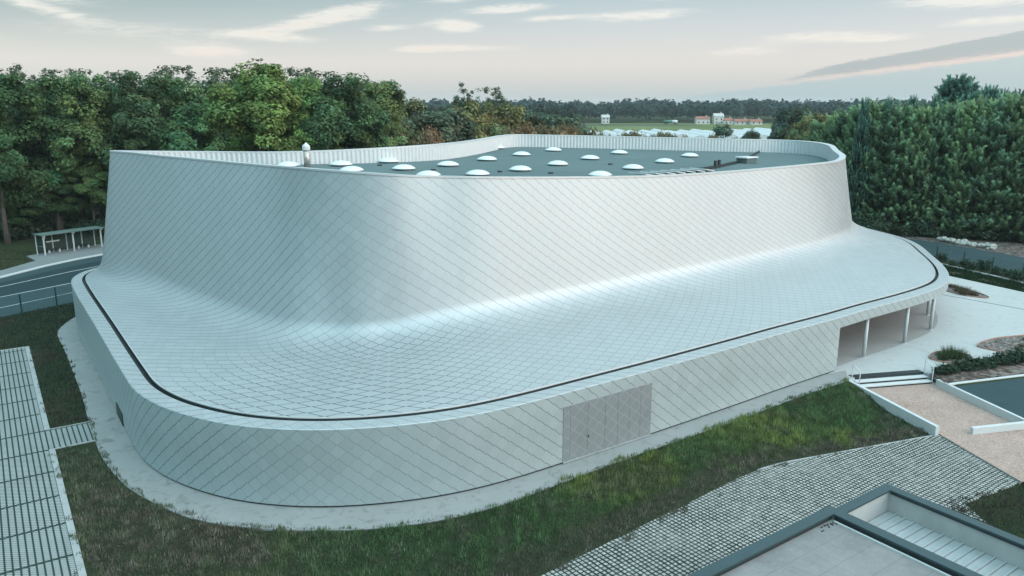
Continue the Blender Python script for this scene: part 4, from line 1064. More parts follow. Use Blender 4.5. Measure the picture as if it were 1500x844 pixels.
# beds in the plaza: mulch within a rusty edging
def bed(name, pts, label):
    e_ = empty(name, (pts[0][0], pts[0][1], 0)); tag(e_, label, 'planting bed')
    sm = catmull(np.array(pts), 8); o = np.array([pts[0][0], pts[0][1]]); sm = sm - o
    mb = MB(); mb.prism([tuple(p) for p in sm], 0, 0.035); mb.build('mulch', M['mulch'], e_)
    mb = MB(); n = len(sm)
    for i in range(n): mb.beam((*sm[i], 0.03), (*sm[(i + 1) % n], 0.03), 0.03, 0.16)
    mb.build('edging', M['orange'], e_)
    return sm + o
b1 = bed('planting_bed', [(30.1, 54.6), (31.3, 53.6), (32.8, 54.2), (33.3, 55.3), (32.4, 56.4), (30.9, 55.9)], 'small oval plaza bed with green grasses over dark mulch')
b2 = bed('planting_bed', [(35.2, 57.6), (36.2, 56.2), (36.9, 54.9), (40.5, 55.0), (43.5, 58), (42.5, 60.6), (39.3, 60.2), (37, 59.3)], 'large round plaza bed of grey brown stones with a rusty rim')
b3 = bed('planting_bed', [(42.6, 75.4), (43.6, 73.6), (44.9, 72.9), (45.2, 74.0), (44.9, 76.0), (44.2, 78.5), (42.9, 78.4)], 'long plaza bed of dry tufts at the canopy end')
TG = [tuft_mesh('grass_tuft', 160, 0.32, 0.75, 0.03, (0.05, 0.085, 0.04), 51), tuft_mesh('grass_tuft', 120, 0.25, 0.5, 0.03, (0.10, 0.09, 0.06), 52), tuft_mesh('grass_tuft', 90, 0.22, 0.95, 0.03, (0.045, 0.07, 0.05), 53)]
BU = [bush_mesh('shrub', 420, 0.45, 0.7, 0.07, (0.04, 0.075, 0.05), 61), bush_mesh('shrub', 420, 0.5, 0.55, 0.07, (0.055, 0.085, 0.055), 62)]
for x, y, s in ((30.9, 54.4, 1), (31.4, 54.7, 0.9), (31.9, 54.6, 1.05), (31.2, 55.3, 0.8), (32.2, 55.3, 1.3), (32.0, 55.6, 1.2), (32.5, 55.0, 0.9)):
    place('grass_tuft', TG[0], x, y, 0.03, s, 'green grass tuft growing in the small oval plaza bed', 'grass tuft', 'green tufts in the small oval bed')
for i in range(14):
    x, y = 43.2 + random.random() * 1.4, 73.6 + random.random() * 4.0
    place('grass_tuft', TG[1], x, y, 0.03, random.uniform(0.8, 1.4), 'dry brown tuft in the long bed at the canopy end', 'grass tuft', 'dry tufts in the bed at the canopy end')
for i in range(10):
    x, y = 37.2 + random.random() * 4.5, 56.2 + random.random() * 3.2
    place('grass_tuft', TG[1], x, y, 0.03, random.uniform(0.5, 0.8), 'low dry tuft among the stones of the large round bed', 'grass tuft', 'dry tufts in the large round bed')
# hedge strip beside the steps
HEDGE = [(28.6, 51.35), (28.55, 49.75), (36.0, 51.95), (60, 60.5), (60, 62.8), (36.2, 54.15)]
sheet('planting_soil', HEDGE, 0.002, M['earth'], 0.3)
for i in range(30):
    t = i / 29; x = 29.0 + t * 13 + random.uniform(-.15, .15); y = 51.1 + (x - 28.6) * 0.36 + random.uniform(-0.2, 0.15)
    big = random.random() < 0.55
    place('shrub', BU[i % 2], x, y, 0.0, random.uniform(0.75, 1.35), 'dark leafy shrub in the hedge strip beside the entrance steps', 'shrub', 'shrubs in the hedge strip by the steps')
for i in range(8):
    x = 29.4 + i * 1.3; y = 51.3 + (x - 28.6) * 0.36
    place('grass_tuft', TG[2], x, y, 0.0, random.uniform(0.9, 1.4), 'tall thin grass rising out of the hedge strip beside the steps', 'grass tuft', 'tall grasses in the hedge strip')
for i in range(22):
    t = i / 21; x = 46.6 + t * 9.6 + random.uniform(-.2, .2); y = 97.5 - t * 27.5 + random.uniform(-.3, .3)
    place('shrub', BU[i % 2], x, y, 0.0, random.uniform(1.3, 2.0), 'low dark shrub at the foot of the green mesh fence', 'shrub', 'shrubs along the right-hand fence')
# rubble
mb = MB()
for i in range(60):
    t = random.random(); c = Vector((57.2 + t * 3.4 + random.gauss(0, .35), 105.6 - t * 7.0 + random.gauss(0, .35), 0.12 + random.random() * 0.3)); s = random.uniform(0.2, 0.5)
    mb.tube([c - Vector((0, 0, s * .6)), c, c + Vector((random.uniform(-.1, .1), 0, s * .5))], [s * .7, s, s * .4], 5)
tag(mb.build('rubble_heap', M['rock']), 'long heap of pale rubble lying between the access road and the conifers', 'rubble heap')

# ------------------------------------------------------------------ flat-roofed building in the foreground
M['teal_coping'] = plain('teal_coping', (0.056, 0.10, 0.112), 0.4, 0.35, 0.06)
def mat_membrane():
    t = NT('grey_membrane'); co = t.objco()
    mp = t.new('ShaderNodeVectorRotate', rotation_type='Z_AXIS'); t.link(co, mp.inputs['Vector']); mp.inputs['Angle'].default_value = -R(36.2)
    s = t.new('ShaderNodeSeparateXYZ'); t.link(mp.outputs[0], s.inputs[0])
    def ln(x, p, w): return t.smooth(t.math('ABSOLUTE', t.math('SUBTRACT', t.math('FRACT', t.math('DIVIDE', x, p)), 0.5)), 0.5 - w, 0.5 - w * 0.3)
    l = t.math('MAXIMUM', ln(s.outputs[1], 1.0, 0.02), t.math('MULTIPLY', ln(s.outputs[0], 3.3, 0.006), 0.7))
    n1 = t.noise(co, 0.6, 6, 0.65); n2 = t.noise(co, 5, 6, 0.75); n3 = t.noise(co, 40, 2, 0.5)
    k = t.math('ADD', t.math('MULTIPLY', n1, 0.5), t.math('ADD', t.math('MULTIPLY', n2, 0.3), t.math('MULTIPLY', n3, 0.2)))
    c = t.ramp(k, [(0.3, (0.125, 0.130, 0.130)), (0.5, (0.195, 0.198, 0.198)), (0.72, (0.262, 0.260, 0.255))])
    c = t.mix(t.math('MULTIPLY', l, 0.4), c, (0.082, 0.095, 0.095)); t.set(c, 0.85, 0, 0.25); t.bump(n3, 0.2, 0.01); return t.m
M['membrane'] = mat_membrane()
M['zinc_sheet'] = plain('zinc_sheet', (0.56, 0.61, 0.62), 0.4, 0.3, 0.08, 2)
M['render'] = plain('pale_render', (0.48, 0.50, 0.49), 0.85, 0, 0.1, 1)
A = Vector((14.6, 28.5, 0)); e1 = Vector((0.812, 0.583, 0)).normalized(); e2 = Vector((0.564, -0.826, 0)).normalized()
an_ = empty('flat_roofed_annex', (14.6, 28.5, -0.6)); tag(an_, 'low flat annex with teal copings, one grey roof and one ribbed metal roof, nearest corner', 'building')
OFF = Vector((14.6, 28.5, -0.6))
def P(u, v, z): q = A - e1 * u + e2 * v - OFF; return (q.x, q.y, z + 0.6)     # u back along the far edge, v towards the right
def slab(mb, u0, u1, v0, v1, z0, z1):
    q = [P(u0, v0, 0), P(u1, v0, 0), P(u1, v1, 0), P(u0, v1, 0)]; mb.prism([(a[0], a[1]) for a in q], z0 + 0.6, z1 + 0.6, bottom=True)
WD = 3.75; VL = 15.0; UL = 16.0
mb = MB(); slab(mb, 0.06, WD, 0.06, VL, -0.6, 2.55); slab(mb, WD + 0.02, UL, -0.02, VL, -0.6, 3.2); mb.build('wall', M['render'], an_)
# parapet walls and copings of the ribbed bay
mb = MB(); slab(mb, 0.06, 0.30, 0.30, VL, 2.56, 3.45); slab(mb, 0.06, WD, 0.06, 0.30, 2.56, 3.45); mb.build('parapet', M['render'], an_)
mb = MB(); slab(mb, -0.06, 0.36, -0.06, VL, 3.452, 3.52); mb.build('coping', M['teal_coping'], an_)
mb = MB(); slab(mb, 0.361, WD - 0.2, -0.06, 0.36, 3.452, 3.52); mb.build('coping', M['teal_coping'], an_)
mb = MB(); slab(mb, 0.31, 0.35, 0.37, VL, 3.36, 3.45); mb.build('drip_edge', M['dark_metal'], an_)
mb = MB(); slab(mb, WD - 0.18, WD + 0.28, -0.14, VL, 3.60, 3.67); mb.build('coping', M['teal_coping'], an_)
mb = MB(); slab(mb, WD + 0.281, UL, -0.14, 0.30, 3.60, 3.67); mb.build('coping', M['teal_coping'], an_)
mb = MB(); slab(mb, WD - 0.12, WD + 0.20, 0.22, VL, 3.21, 3.598); slab(mb, WD - 0.12, UL, -0.08, 0.21, 3.21, 3.598); mb.build('parapet', M['render'], an_)
mb = MB(); slab(mb, WD + 0.205, WD + 0.24, 0.33, VL, 3.20, 3.59); slab(mb, WD + 0.26, UL, 0.215, 0.25, 3.40, 3.59); mb.build('upstand_shade_strip', M['dark_metal'], an_)  # added dark strips standing in for shade under the copings
mb = MB(); slab(mb, WD + 0.33, WD + 0.40, 0.40, VL, 3.43, 3.475); mb.build('flashing', M['white_metal'], an_)
mb = MB(); slab(mb, WD + 0.25, UL, 0.25, VL, 3.201, 3.44); mb.build('membrane_roof', M['membrane'], an_)
mb = MB()
v = 0.35
while v < VL:
    for (a, b, z) in ((v, v + 0.29, 2.60), ):
        slab(mb, 0.31, WD - 0.13, a, b, 2.56, z)
    slab(mb, 0.31, WD - 0.13, v + 0.295, v + 0.345, 2.56, 2.67); v += 0.36
mb.build('ribbed_roof', M['zinc_sheet'], an_)
mb = MB()
for i in range(14):
    q = P(WD + 0.45 + abs(random.gauss(0, .35)), 0.36 + abs(random.gauss(0, .10)), 3.455); s = random.uniform(.02, .05); mb.box(q, (s, s * 1.6, 0.03), random.random() * 3)
mb.build('leaf_litter', plain('leaf_litter', (0.03, 0.035, 0.025), 0.9), an_).__setitem__('kind', 'stuff')

# ------------------------------------------------------------------ trees
def crown_mesh(name, H, RX, z0, seed, nclump=90, per=150, leaf=0.20, base=(0.054, 0.100, 0.043), holes=0.0, top=0.75, clump_r=1.35):
    """foliage as many leaf clumps carried on an uneven dome from z0 to H"""
    r = np.random.default_rng(seed); cen = []
    hz = (H - z0) / 2; zc_ = z0 + hz
    lobes = []
    for i in range(9):
        a = r.random() * 2 * np.pi; zz = r.uniform(-0.65, 0.75); w = math.sqrt(max(0.0, 1 - abs(zz) ** 2.2))
        lobes.append((np.array([math.cos(a) * RX * 0.55 * w, math.sin(a) * RX * 0.55 * w, zc_ + zz * hz * 0.8]), r.uniform(0.42, 0.62) * RX))
    lobes.append((np.array([r.normal() * 0.1 * RX, r.normal() * .1 * RX, H - 0.42 * RX * top]), 0.45 * RX))
    while len(cen) < nclump:
        c, q = lobes[r.integers(len(lobes))]
        u = r.normal(size=3); u /= np.linalg.norm(u)
        if u[2] < -0.75: continue
        p = c + u * q * np.array([1, 1, 0.95]) * r.uniform(0.70, 1.05)
        if p[2] > H - 0.3 or p[2] < z0: continue
        cen.append(p)
    cen = np.array(cen); k = len(cen)
    tone = 0.55 + 0.9 * r.random(k); hue = r.normal(size=k) * 0.10
    npt = r.integers(int(per * 0.5), int(per * 1.5), k); i = np.repeat(np.arange(k), npt); n = len(i)
    rad = clump_r * (0.6 + 0.7 * r.random(k))
    u = r.normal(size=(n, 3)); u /= np.linalg.norm(u, axis=1)[:, None]
    p = cen[i] + u * (rad[i] * r.random(n) ** 0.45)[:, None] * np.array([1, 1, 0.72])
    out = cen[i] - np.array([0, 0, zc_ - hz * 0.3]); out /= np.linalg.norm(out, axis=1)[:, None]
    nr = u * 0.55 + out * 0.65 + r.normal(size=(n, 3)) * 0.38; nr[:, 2] += 0.40; nr /= np.linalg.norm(nr, axis=1)[:, None]
    v, f = leaf_quads(p, nr, leaf * (0.6 + 0.8 * r.random(n)), r, 0.6)
    b = np.asarray(base)[None] * (tone[i] * (0.72 + 0.56 * r.random(n)))[:, None]
    b[:, 0] *= 1 + hue[i]; b[:, 2] *= 1 - hue[i] * 0.6
    return np_mesh(name, v, f, colors=np.repeat(b, 4, 0)), cen

def trunk_mesh(name, H, r0, cen, seed, nlimb=10, zb=0.3):
    rnd = random.Random(seed); mb = MB()
    pts = [(0, 0, -0.2)]; n = 6; x = y = 0
    for i in range(1, n + 1):
        x += rnd.uniform(-.12, .12); y += rnd.uniform(-.12, .12); pts.append((x, y, H * 0.82 * i / n))
    mb.tube(pts, [r0 * (1.35 if i == 0 else 1 - 0.9 * (i / n)) for i in range(n + 1)], 8)
    ids = rnd.sample(range(len(cen)), min(nlimb, len(cen)))
    for i in ids:
        c = Vector(cen[i]); t = min(max(c.z / H - 0.25, 0.18), 0.72); a = Vector((0, 0, H * t)); m = (a + c) / 2 + Vector((0, 0, -0.1 * (c - a).length))
        mb.tube([a, m, c], [r0 * 0.38, r0 * 0.22, r0 * 0.06], 6, caps=False)
    me = bpy.data.meshes.new(name); me.from_pydata([tuple(p) for p in mb.v], [], mb.f)
    for p in me.polygons: p.use_smooth = True
    me.materials.append(M['bark']); return me

def variant(seed, H, RX, z0, r0, **kw):
    cm, cen = crown_mesh('crown', H, RX, z0, seed, **kw); cm.materials.append(M['leaf'])
    return (cm, trunk_mesh('trunk', H, r0, cen, seed), H, RX)
VAR = {
    'oak':   [variant(101, 20, 5.6, 1.8, 0.34, nclump=185, per=230, leaf=0.21), variant(102, 20, 5.0, 2.4, 0.30, nclump=140, per=230, leaf=0.21, base=(0.099, 0.186, 0.081)), variant(103, 20, 6.0, 2.0, 0.36, nclump=160, per=225, leaf=0.22, base=(0.132, 0.204, 0.081))],
    'bright': [variant(111, 20, 5.6, 2.0, 0.34, nclump=215, per=240, leaf=0.22, base=(0.164, 0.257, 0.081))],
    'dark':  [variant(121, 20, 5.0, 2.0, 0.32, nclump=185, per=230, leaf=0.21, base=(0.090, 0.149, 0.069))],
    'sparse': [variant(131, 22, 5.0, 6.0, 0.30, nclump=150, per=36, leaf=0.22, base=(0.086, 0.124, 0.081), clump_r=0.75), variant(132, 22, 4.4, 7.0, 0.28, nclump=130, per=36, leaf=0.22, base=(0.099, 0.130, 0.081), clump_r=0.75)],
    'olive': [variant(141, 15, 5.4, 0.8, 0.28, nclump=130, per=140, leaf=0.30, base=(0.166, 0.181, 0.093)), variant(142, 15, 5.0, 0.8, 0.28, nclump=120, per=140, leaf=0.30, base=(0.106, 0.142, 0.093)), variant(143, 15, 5.6, 0.8, 0.28, nclump=120, per=140, leaf=0.30, base=(0.193, 0.192, 0.081))],
    'rust':  [variant(151, 6, 3.4, 0.2, 0.16, nclump=60, per=120, leaf=0.22, base=(0.218, 0.140, 0.081)), variant(152, 6, 3.2, 0.2, 0.16, nclump=60, per=120, leaf=0.22, base=(0.150, 0.140, 0.074))],
    'far':   [variant(161, 16, 6.5, 0.5, 0.3, nclump=80, per=90, leaf=0.45, base=(0.072, 0.124, 0.089), clump_r=1.9), variant(162, 16, 6.0, 0.5, 0.3, nclump=80, per=90, leaf=0.45, base=(0.091, 0.142, 0.093), clump_r=1.9)],
}
def tree(name, kind, i, x, y, top, width, label, group=None, cat='tree', z=-0.05):
    vs = VAR[kind]; cm, tm, H, RX = vs[i % len(vs)]
    t = empty(name, (x, y, z), random.uniform(0, 6.28)); tag(t, label, cat, group)
    sx = width / RX; sz = (top - z) / H
    for n, me in (('crown', cm), ('trunk', tm)):
        o = bpy.data.objects.new(n, me); COL.objects.link(o); o.parent = t; o.scale = (sx, sx, sz)
    return t

def rowtree(px, Y, py, width, kind, i, label, group=None, name='broadleaf_tree', cat='tree'):
    return tree(name, kind, i, at(px, Y), Y, height_at(py, Y), width, label, group, cat)

front = [(12, 103, 104, 5.6, 'oak', 0, 'big broadleaf tree at the left end of the wood, nearest the lawn'), (88, 110, 116, 5.6, 'oak', 1, 'broad green tree rising behind the bus shelter'),
         (160, 112, 112, 5.5, 'oak', 2, 'dense green tree above the left tip of the hall roof'), (222, 112, 108, 5.2, 'dark', 0, 'dark green tree between the left roof tip and the bright tree'),
         (290, 114, 116, 5.2, 'oak', 1, 'dull green tree standing left of the bright yellow-green tree'), (394, 101, 96, 6.1, 'bright', 0, 'bright yellow-green tree standing out from the wood behind the flue'),
         (462, 118, 117, 5.0, 'bright', 0, 'lighter green tree peeping out right of the bright tree'), (514, 104, 110, 5.2, 'dark', 0, 'dark green rounded tree at the right end of the tall wood')]
for px, Y, py, w, kd, i, lb in front: rowtree(px, Y, py, w, kd, i, lb)
back = [(-12, 104), (30, 97), (72, 92), (112, 99), (150, 98), (196, 103), (240, 99), (278, 94), (318, 100), (342, 97), (430, 102), (452, 97), (482, 101), (545, 118), (-60, 100), (366, 104)]
for i, (px, py) in enumerate(back):
    rowtree(px, 132 + (i % 3) * 6, py, random.uniform(4.6, 5.6), 'sparse', i, 'thin-crowned tree showing its open top above the front row of the wood', 'open-topped trees behind the front row')
for i, px in enumerate(range(-90, 570, 46)):
    rowtree(px + random.uniform(-10, 10), 124 + (i % 2) * 14, 124 + random.uniform(-6, 8), 6.0, ['oak', 'dark', 'oak'][i % 3], i, 'mid green tree filling the wood behind the front row', 'trees filling the wood on the left')
for i, px in enumerate((-60, -25, 2, 45, 70, 98, 125, 150)):
    rowtree(px, 118, 190 + 10 * i % 20, 4.5, 'dark', 0, 'shorter dark tree under the tall crowns on the left', 'low trees under the wood')
mids = [(566, 128, 158, 5.0, 'olive', 1, 'grey green tree just right of the tall wood'), (600, 150, 150, 5.8, 'olive', 0, 'pale olive tree behind the left parapet'),
        (648, 146, 150, 6.2, 'olive', 1, 'wide dark olive tree behind the left parapet'), (700, 150, 146, 5.4, 'olive', 2, 'yellowish olive tree under the tall open tree'),
        (744, 156, 152, 5.6, 'olive', 2, 'olive tree behind the far corner of the roof'), (790, 176, 158, 6.0, 'olive', 1, 'grey olive tree right of the far roof corner'), (830, 190, 165, 5.5, 'olive', 1, 'dull green tree beside the green field')]
for i, (px, Y, py) in enumerate([(48, 108, 238), (92, 111, 228), (140, 111, 232)]):
    rowtree(px, Y, py, 3.6, 'oak', i, 'small leafy tree hanging low in front of the dark trunks behind the bus shelter', 'small trees by the bus shelter')
for px, Y, py, w, kd, i, lb in mids: rowtree(px, Y, py, w, kd, i, lb)
rowtree(690, 168, 119, 4.4, 'sparse', 0, 'tall open-crowned tree standing alone above the distant wood'); rowtree(722, 170, 126, 3.6, 'sparse', 1, 'smaller open-crowned tree leaning beside the tall open one')
for i, (px, Y, py, w, kd) in enumerate([(634, 122, 192, 3.0, 'rust'), (596, 120, 196, 3.0, 'rust'), (770, 140, 188, 3.4, 'rust'), (800, 142, 187, 3.4, 'rust'), (828, 142, 189, 3.2, 'rust'), (850, 144, 192, 2.8, 'rust')]):
    rowtree(px, Y, py, w, kd, i, ['yellowish bush behind the left parapet', 'dark bush behind the left parapet'][i] if i < 2 else 'rusty brown bush behind the far parapet', None if i < 2 else 'rusty bushes behind the far parapet', 'bush', 'bush')
for i, (px, Y, py, w, kd, lb) in enumerate([(1140, 240, 158, 5.0, 'far', 'round dark tree left of the conifers'), (1160, 200, 160, 5.0, 'far', 'wide dark tree touching the conifers'), (1180, 190, 166, 5.5, 'olive', 'pale olive tree at the left edge of the conifers'), (1060, 215, 184, 4.0, 'far', 'bushy dark tree in front of the plastic tunnels'), (1099, 210, 187, 2.8, 'olive', 'pale bushy tree right of the plastic tunnels')]):
    rowtree(px, Y, py, w, kd, i, lb)
for i, (px, py) in enumerate([(876, 196), (900, 200), (916, 196), (925, 195), (945, 200), (965, 196), (976, 197), (990, 201), (1040, 200)]):
    rowtree(px, 200, py, 2.4, 'rust', 1, 'small dark bush in front of the white tunnels', 'bushes in front of the tunnels', 'bush', 'bush')

def conifer_mesh(name, H, RX, seed, nplume=420, base=(0.149, 0.230, 0.125), taper=1.0, plume=1.9):
    r = np.random.default_rng(seed)
    z = (r.random(nplume) ** 0.85) * 0.97 + 0.0; a = r.random(nplume) * 2 * np.pi
    w = np.minimum(1.0, (1 - z) * 1.9 * taper + 0.10) * (0.88 + 0.12 * np.sin(a * 3 + z * 9))
    rr = RX * w * (0.50 + 0.62 * r.random(nplume))
    p0 = np.stack([np.cos(a) * rr, np.sin(a) * rr, 0.4 + z * (H - plume)], 1)
    d = np.stack([np.cos(a), np.sin(a), np.full(nplume, 0.9)], 1) + r.normal(size=(nplume, 3)) * 0.28
    d[:, 2] += z * 1.2; d /= np.linalg.norm(d, axis=1)[:, None]
    L = plume * (0.6 + 0.8 * r.random(nplume)); per = 66
    i = np.repeat(np.arange(nplume), per); n = len(i); t = r.random(n)
    side = r.normal(size=(n, 3)); side -= (side * d[i]).sum(1)[:, None] * d[i]; side /= np.linalg.norm(side, axis=1)[:, None]
    wid = 0.42 * (1 - t) ** 0.8 + 0.02
    p = p0[i] + d[i] * (L[i] * t)[:, None] + side * (wid * r.random(n) ** 0.5)[:, None]
    ax = d[i] * 0.8 + side * 0.6; ax /= np.linalg.norm(ax, axis=1)[:, None]
    nr = np.stack([np.cos(a), np.sin(a), np.full(nplume, 0.75)], 1)[i] + r.normal(size=(n, 3)) * 0.45; nr -= (nr * ax).sum(1)[:, None] * ax; nr /= np.linalg.norm(nr, axis=1)[:, None]
    b = np.cross(nr, ax); s = 0.23 * (0.7 + 0.6 * r.random(n))[:, None]
    v = np.stack([p - ax * s, p - b * s * 0.24, p + ax * s * 1.25, p + b * s * 0.24], 1).reshape(-1, 3)
    tone = 0.55 + 0.8 * r.random(nplume); c = np.asarray(base)[None] * (tone[i] * (0.30 + 1.45 * t ** 1.3))[:, None]  # painted shading: each plume dark inside, brightening to a lit tip
    return np_mesh(name, v, np.arange(4 * n).reshape(n, 4), colors=np.repeat(c, 4, 0))
CON = []
for sd, H, RX, np_, kw in ((201, 18, 2.9, 620, dict(taper=1.15)), (202, 18, 3.1, 640, dict(base=(0.178, 0.250, 0.125), taper=1.05)), (203, 18, 2.8, 600, dict(base=(0.128, 0.209, 0.131), taper=1.25)), (204, 21, 4.6, 1000, dict(base=(0.098, 0.191, 0.147), taper=0.85, plume=1.7))):
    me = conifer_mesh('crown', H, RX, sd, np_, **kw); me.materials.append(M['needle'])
    mb = MB(); mb.tube([(0, 0, -0.2), (0, 0, H * .5), (0, 0, H * .93)], [0.3, 0.2, 0.03], 8)
    tm = bpy.data.meshes.new('trunk'); tm.from_pydata([tuple(p) for p in mb.v], [], mb.f); tm.materials.append(M['bark']); CON.append((me, tm, H, RX))
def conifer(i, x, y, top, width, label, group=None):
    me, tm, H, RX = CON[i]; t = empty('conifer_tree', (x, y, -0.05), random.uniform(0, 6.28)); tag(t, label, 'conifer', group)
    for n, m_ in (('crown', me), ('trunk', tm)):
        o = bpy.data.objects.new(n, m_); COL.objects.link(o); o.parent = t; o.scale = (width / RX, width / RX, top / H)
k = 0
for px, Y, py in [(1196, 132, 176), (1216, 126, 162), (1232, 121, 156), (1250, 117, 152), (1270, 116, 150), (1292, 114, 149), (1314, 113, 150), (1336, 112, 147), (1360, 111, 149), (1384, 110, 145), (1410, 109, 146), (1436, 108, 143), (1462, 107, 140), (1488, 106, 144), (1514, 105, 138), (1545, 104, 140), (1580, 102, 140)]:
    conifer(k % 3, at(px, Y), Y, height_at(py + random.uniform(-8, 6), Y), random.uniform(2.9, 3.7), 'feathery green conifer in the front row of the evergreen belt on the right', 'conifers in the front row of the evergreen belt'); k += 1
for px, Y, py in [(1225, 130, 158), (1258, 124, 154), (1300, 120, 152), (1345, 118, 150), (1390, 116, 148), (1430, 114, 140), (1475, 113, 142), (1525, 112, 138)]:
    conifer(k % 3, at(px, Y), Y, height_at(py, Y), 3.2, 'conifer behind the front row of the evergreen belt', 'conifers behind the front row of the evergreen belt'); k += 1
conifer(3, at(1404, 122, 20), 122, height_at(109, 122), 6.0, 'tallest dark spreading conifer rising above the evergreen belt')
conifer(3, at(1449, 121, 19), 121, height_at(124, 121), 3.4, 'slim dark conifer tip just right of the tallest one')
conifer(3, at(1494, 120, 18), 120, height_at(130, 120), 3.6, 'dark conifer tip at the right edge of the evergreen belt')
for px, py, w in [(1268, 143, 1.5), (1302, 141, 1.3), (1338, 139, 1.6), (1372, 137, 1.5), (1428, 131, 1.8), (1470, 129, 1.9), (1484, 136, 1.4)]:
    conifer(3, at(px, 114, 18), 114, height_at(py, 114), w, 'slim pointed conifer whose tip rises out of the evergreen belt', 'pointed tips in the evergreen belt')
# bushes at the foot of the belt
FB = [bush_mesh('bush', 1500, 1.5, 2.2, 0.16, (0.05, 0.085, 0.052), 71), bush_mesh('bush', 1500, 1.6, 1.7, 0.16, (0.065, 0.09, 0.055), 72)]
for i, px in enumerate(range(1262, 1560, 21)):
    Y = 111.5 - (px - 1262) * 0.031; place('bush', FB[i % 2], at(px, Y), Y, 0, random.uniform(0.8, 1.3), 'low bush at the foot of the conifer belt', 'bush', 'bushes at the foot of the conifer belt')
for i, (px, Y) in enumerate([(22, 106), (60, 110), (100, 113), (130, 112), (0, 108), (-30, 104), (148, 110), (80, 116)]):
    place('bush', FB[i % 2], at(px, Y), Y, 0, random.uniform(1.0, 1.6), 'dark undergrowth bush beneath the trees behind the bus shelter', 'bush', 'undergrowth bushes behind the bus shelter')

# ------------------------------------------------------------------ far country
def far_wood(name, n, ymin, ymax, xmin, xmax, hfun, seed, keep=None, leaf=1.0, base=(0.022, 0.038, 0.032)):
    r = np.random.default_rng(seed); X = xmin + r.random(n) * (xmax - xmin); Y = ymin + r.random(n) * (ymax - ymin)
    if keep is not None: m = keep(X, Y); X, Y = X[m], Y[m]
    n = len(X); hh = hfun(X, Y) * (0.82 + 0.25 * r.random(n)); rr = hh * r.uniform(0.28, 0.42, n); per = 150
    i = np.repeat(np.arange(n), per); u = r.normal(size=(n * per, 3)); u[:, 2] = np.abs(u[:, 2]) * 1.0 - 0.35; u /= np.linalg.norm(u, axis=1)[:, None]
    wob = 0.75 + 0.4 * np.sin(u[:, 0] * 5 + i) * np.sin(u[:, 1] * 5 + i * 1.7)
    p = np.stack([X[i], Y[i], hh[i] * 0.52], 1) + u * np.stack([rr[i], rr[i], hh[i] * 0.45], 1) * (wob * (0.75 + 0.25 * r.random(n * per)))[:, None]
    nr = u + r.normal(size=u.shape) * 0.5; nr[:, 2] += 0.3; nr /= np.linalg.norm(nr, axis=1)[:, None]
    v, f = leaf_quads(p, nr, leaf * (0.6 + 0.8 * r.random(len(p))), r, 0.8)
    tone = 0.6 + 0.8 * r.random(n); c = np.asarray(base)[None] * (tone[i] * (0.8 + 0.4 * r.random(len(p))))[:, None]; c[:, 0] *= (0.75 + 0.45 * r.random(n))[i]
    return tag(link_mesh(name, np_mesh(name, v, f, colors=np.repeat(c, 4, 0)), M['leaf']), kind='stuff')
def hf(x, y):
    a = x / y
    return 18.5 + 3.2 * np.exp(-((a - 0.29) / 0.05) ** 2) + 2.0 * np.exp(-((a - 0.44) / 0.06) ** 2) + 2.0 * np.exp(-((a - 0.02) / 0.05) ** 2) - 1.0 * np.exp(-((a - 0.19) / 0.04) ** 2)
far_wood('distant_woodland', 1000, 715, 900, -330, 720, hf, 301, lambda x, y: (x / y > -0.22), 1.7, (0.028, 0.062, 0.056))
far_wood('distant_woodland', 260, 900, 1300, -500, 1150, lambda x, y: 23 + 0 * x, 302, None, 2.2, (0.024, 0.052, 0.054))
far_wood('distant_woodland', 330, 260, 520, -420, 60, lambda x, y: 17.5 + 0 * x, 303, lambda x, y: (x < 0.075 * y), 0.9, (0.028, 0.042, 0.032))
far_wood('distant_woodland', 200, 260, 520, 190, 420, lambda x, y: 15.5 + 0 * x, 304, lambda x, y: (x > 0.335 * y), 0.9)
def mat_field():
    t = NT('crop_field'); co = t.objco(); s = t.new('ShaderNodeSeparateXYZ'); t.link(co, s.inputs[0])
    n = t.noise(co, 0.012, 4, 0.6); n2 = t.noise(co, 0.2, 5, 0.7)
    k = t.math('ADD', t.math('MULTIPLY', n, 0.6), t.math('MULTIPLY', n2, 0.4))
    t.set(t.ramp(k, [(0.35, (0.07, 0.10, 0.035)), (0.52, (0.12, 0.15, 0.06)), (0.7, (0.20, 0.20, 0.10))]), 0.95, 0, 0.1); return t.m
M['field'] = mat_field()
sheet('field', [(30, 500), (225, 510), (275, 715), (55, 720)], 0.0, M['field'])
sheet('dark_field', [(52, 630), (150, 640), (150, 690), (55, 700)], 0.02, M['leaf'] if False else plain('dark_crop', (0.05, 0.08, 0.03), 0.95, 0, 0.3, 0.1))
M['plastic'] = plain('white_plastic', (0.74, 0.77, 0.78), 0.4, 0, 0.06, 0.05)
mbT = MB(); n = 10; L = 95.0
ring = [(3.6 * math.cos(math.pi * k / n), 3.4 * math.sin(math.pi * k / n)) for k in range(n + 1)]
vts = [(x, 0, z) for x, z in ring] + [(x, L * 0.5, z) for x, z in ring] + [(x, L, z) for x, z in ring]
mbT.add(vts, [(j * (n + 1) + i, j * (n + 1) + i + 1, (j + 1) * (n + 1) + i + 1, (j + 1) * (n + 1) + i) for j in range(2) for i in range(n)])
mbT.add([(x * 0.98, 0.02, z * 0.98) for x, z in ring], [tuple(range(n + 1))]); mbT.add([(x * 0.98, L - 0.02, z * 0.98) for x, z in ring], [tuple(range(n + 1))])
tun0 = None
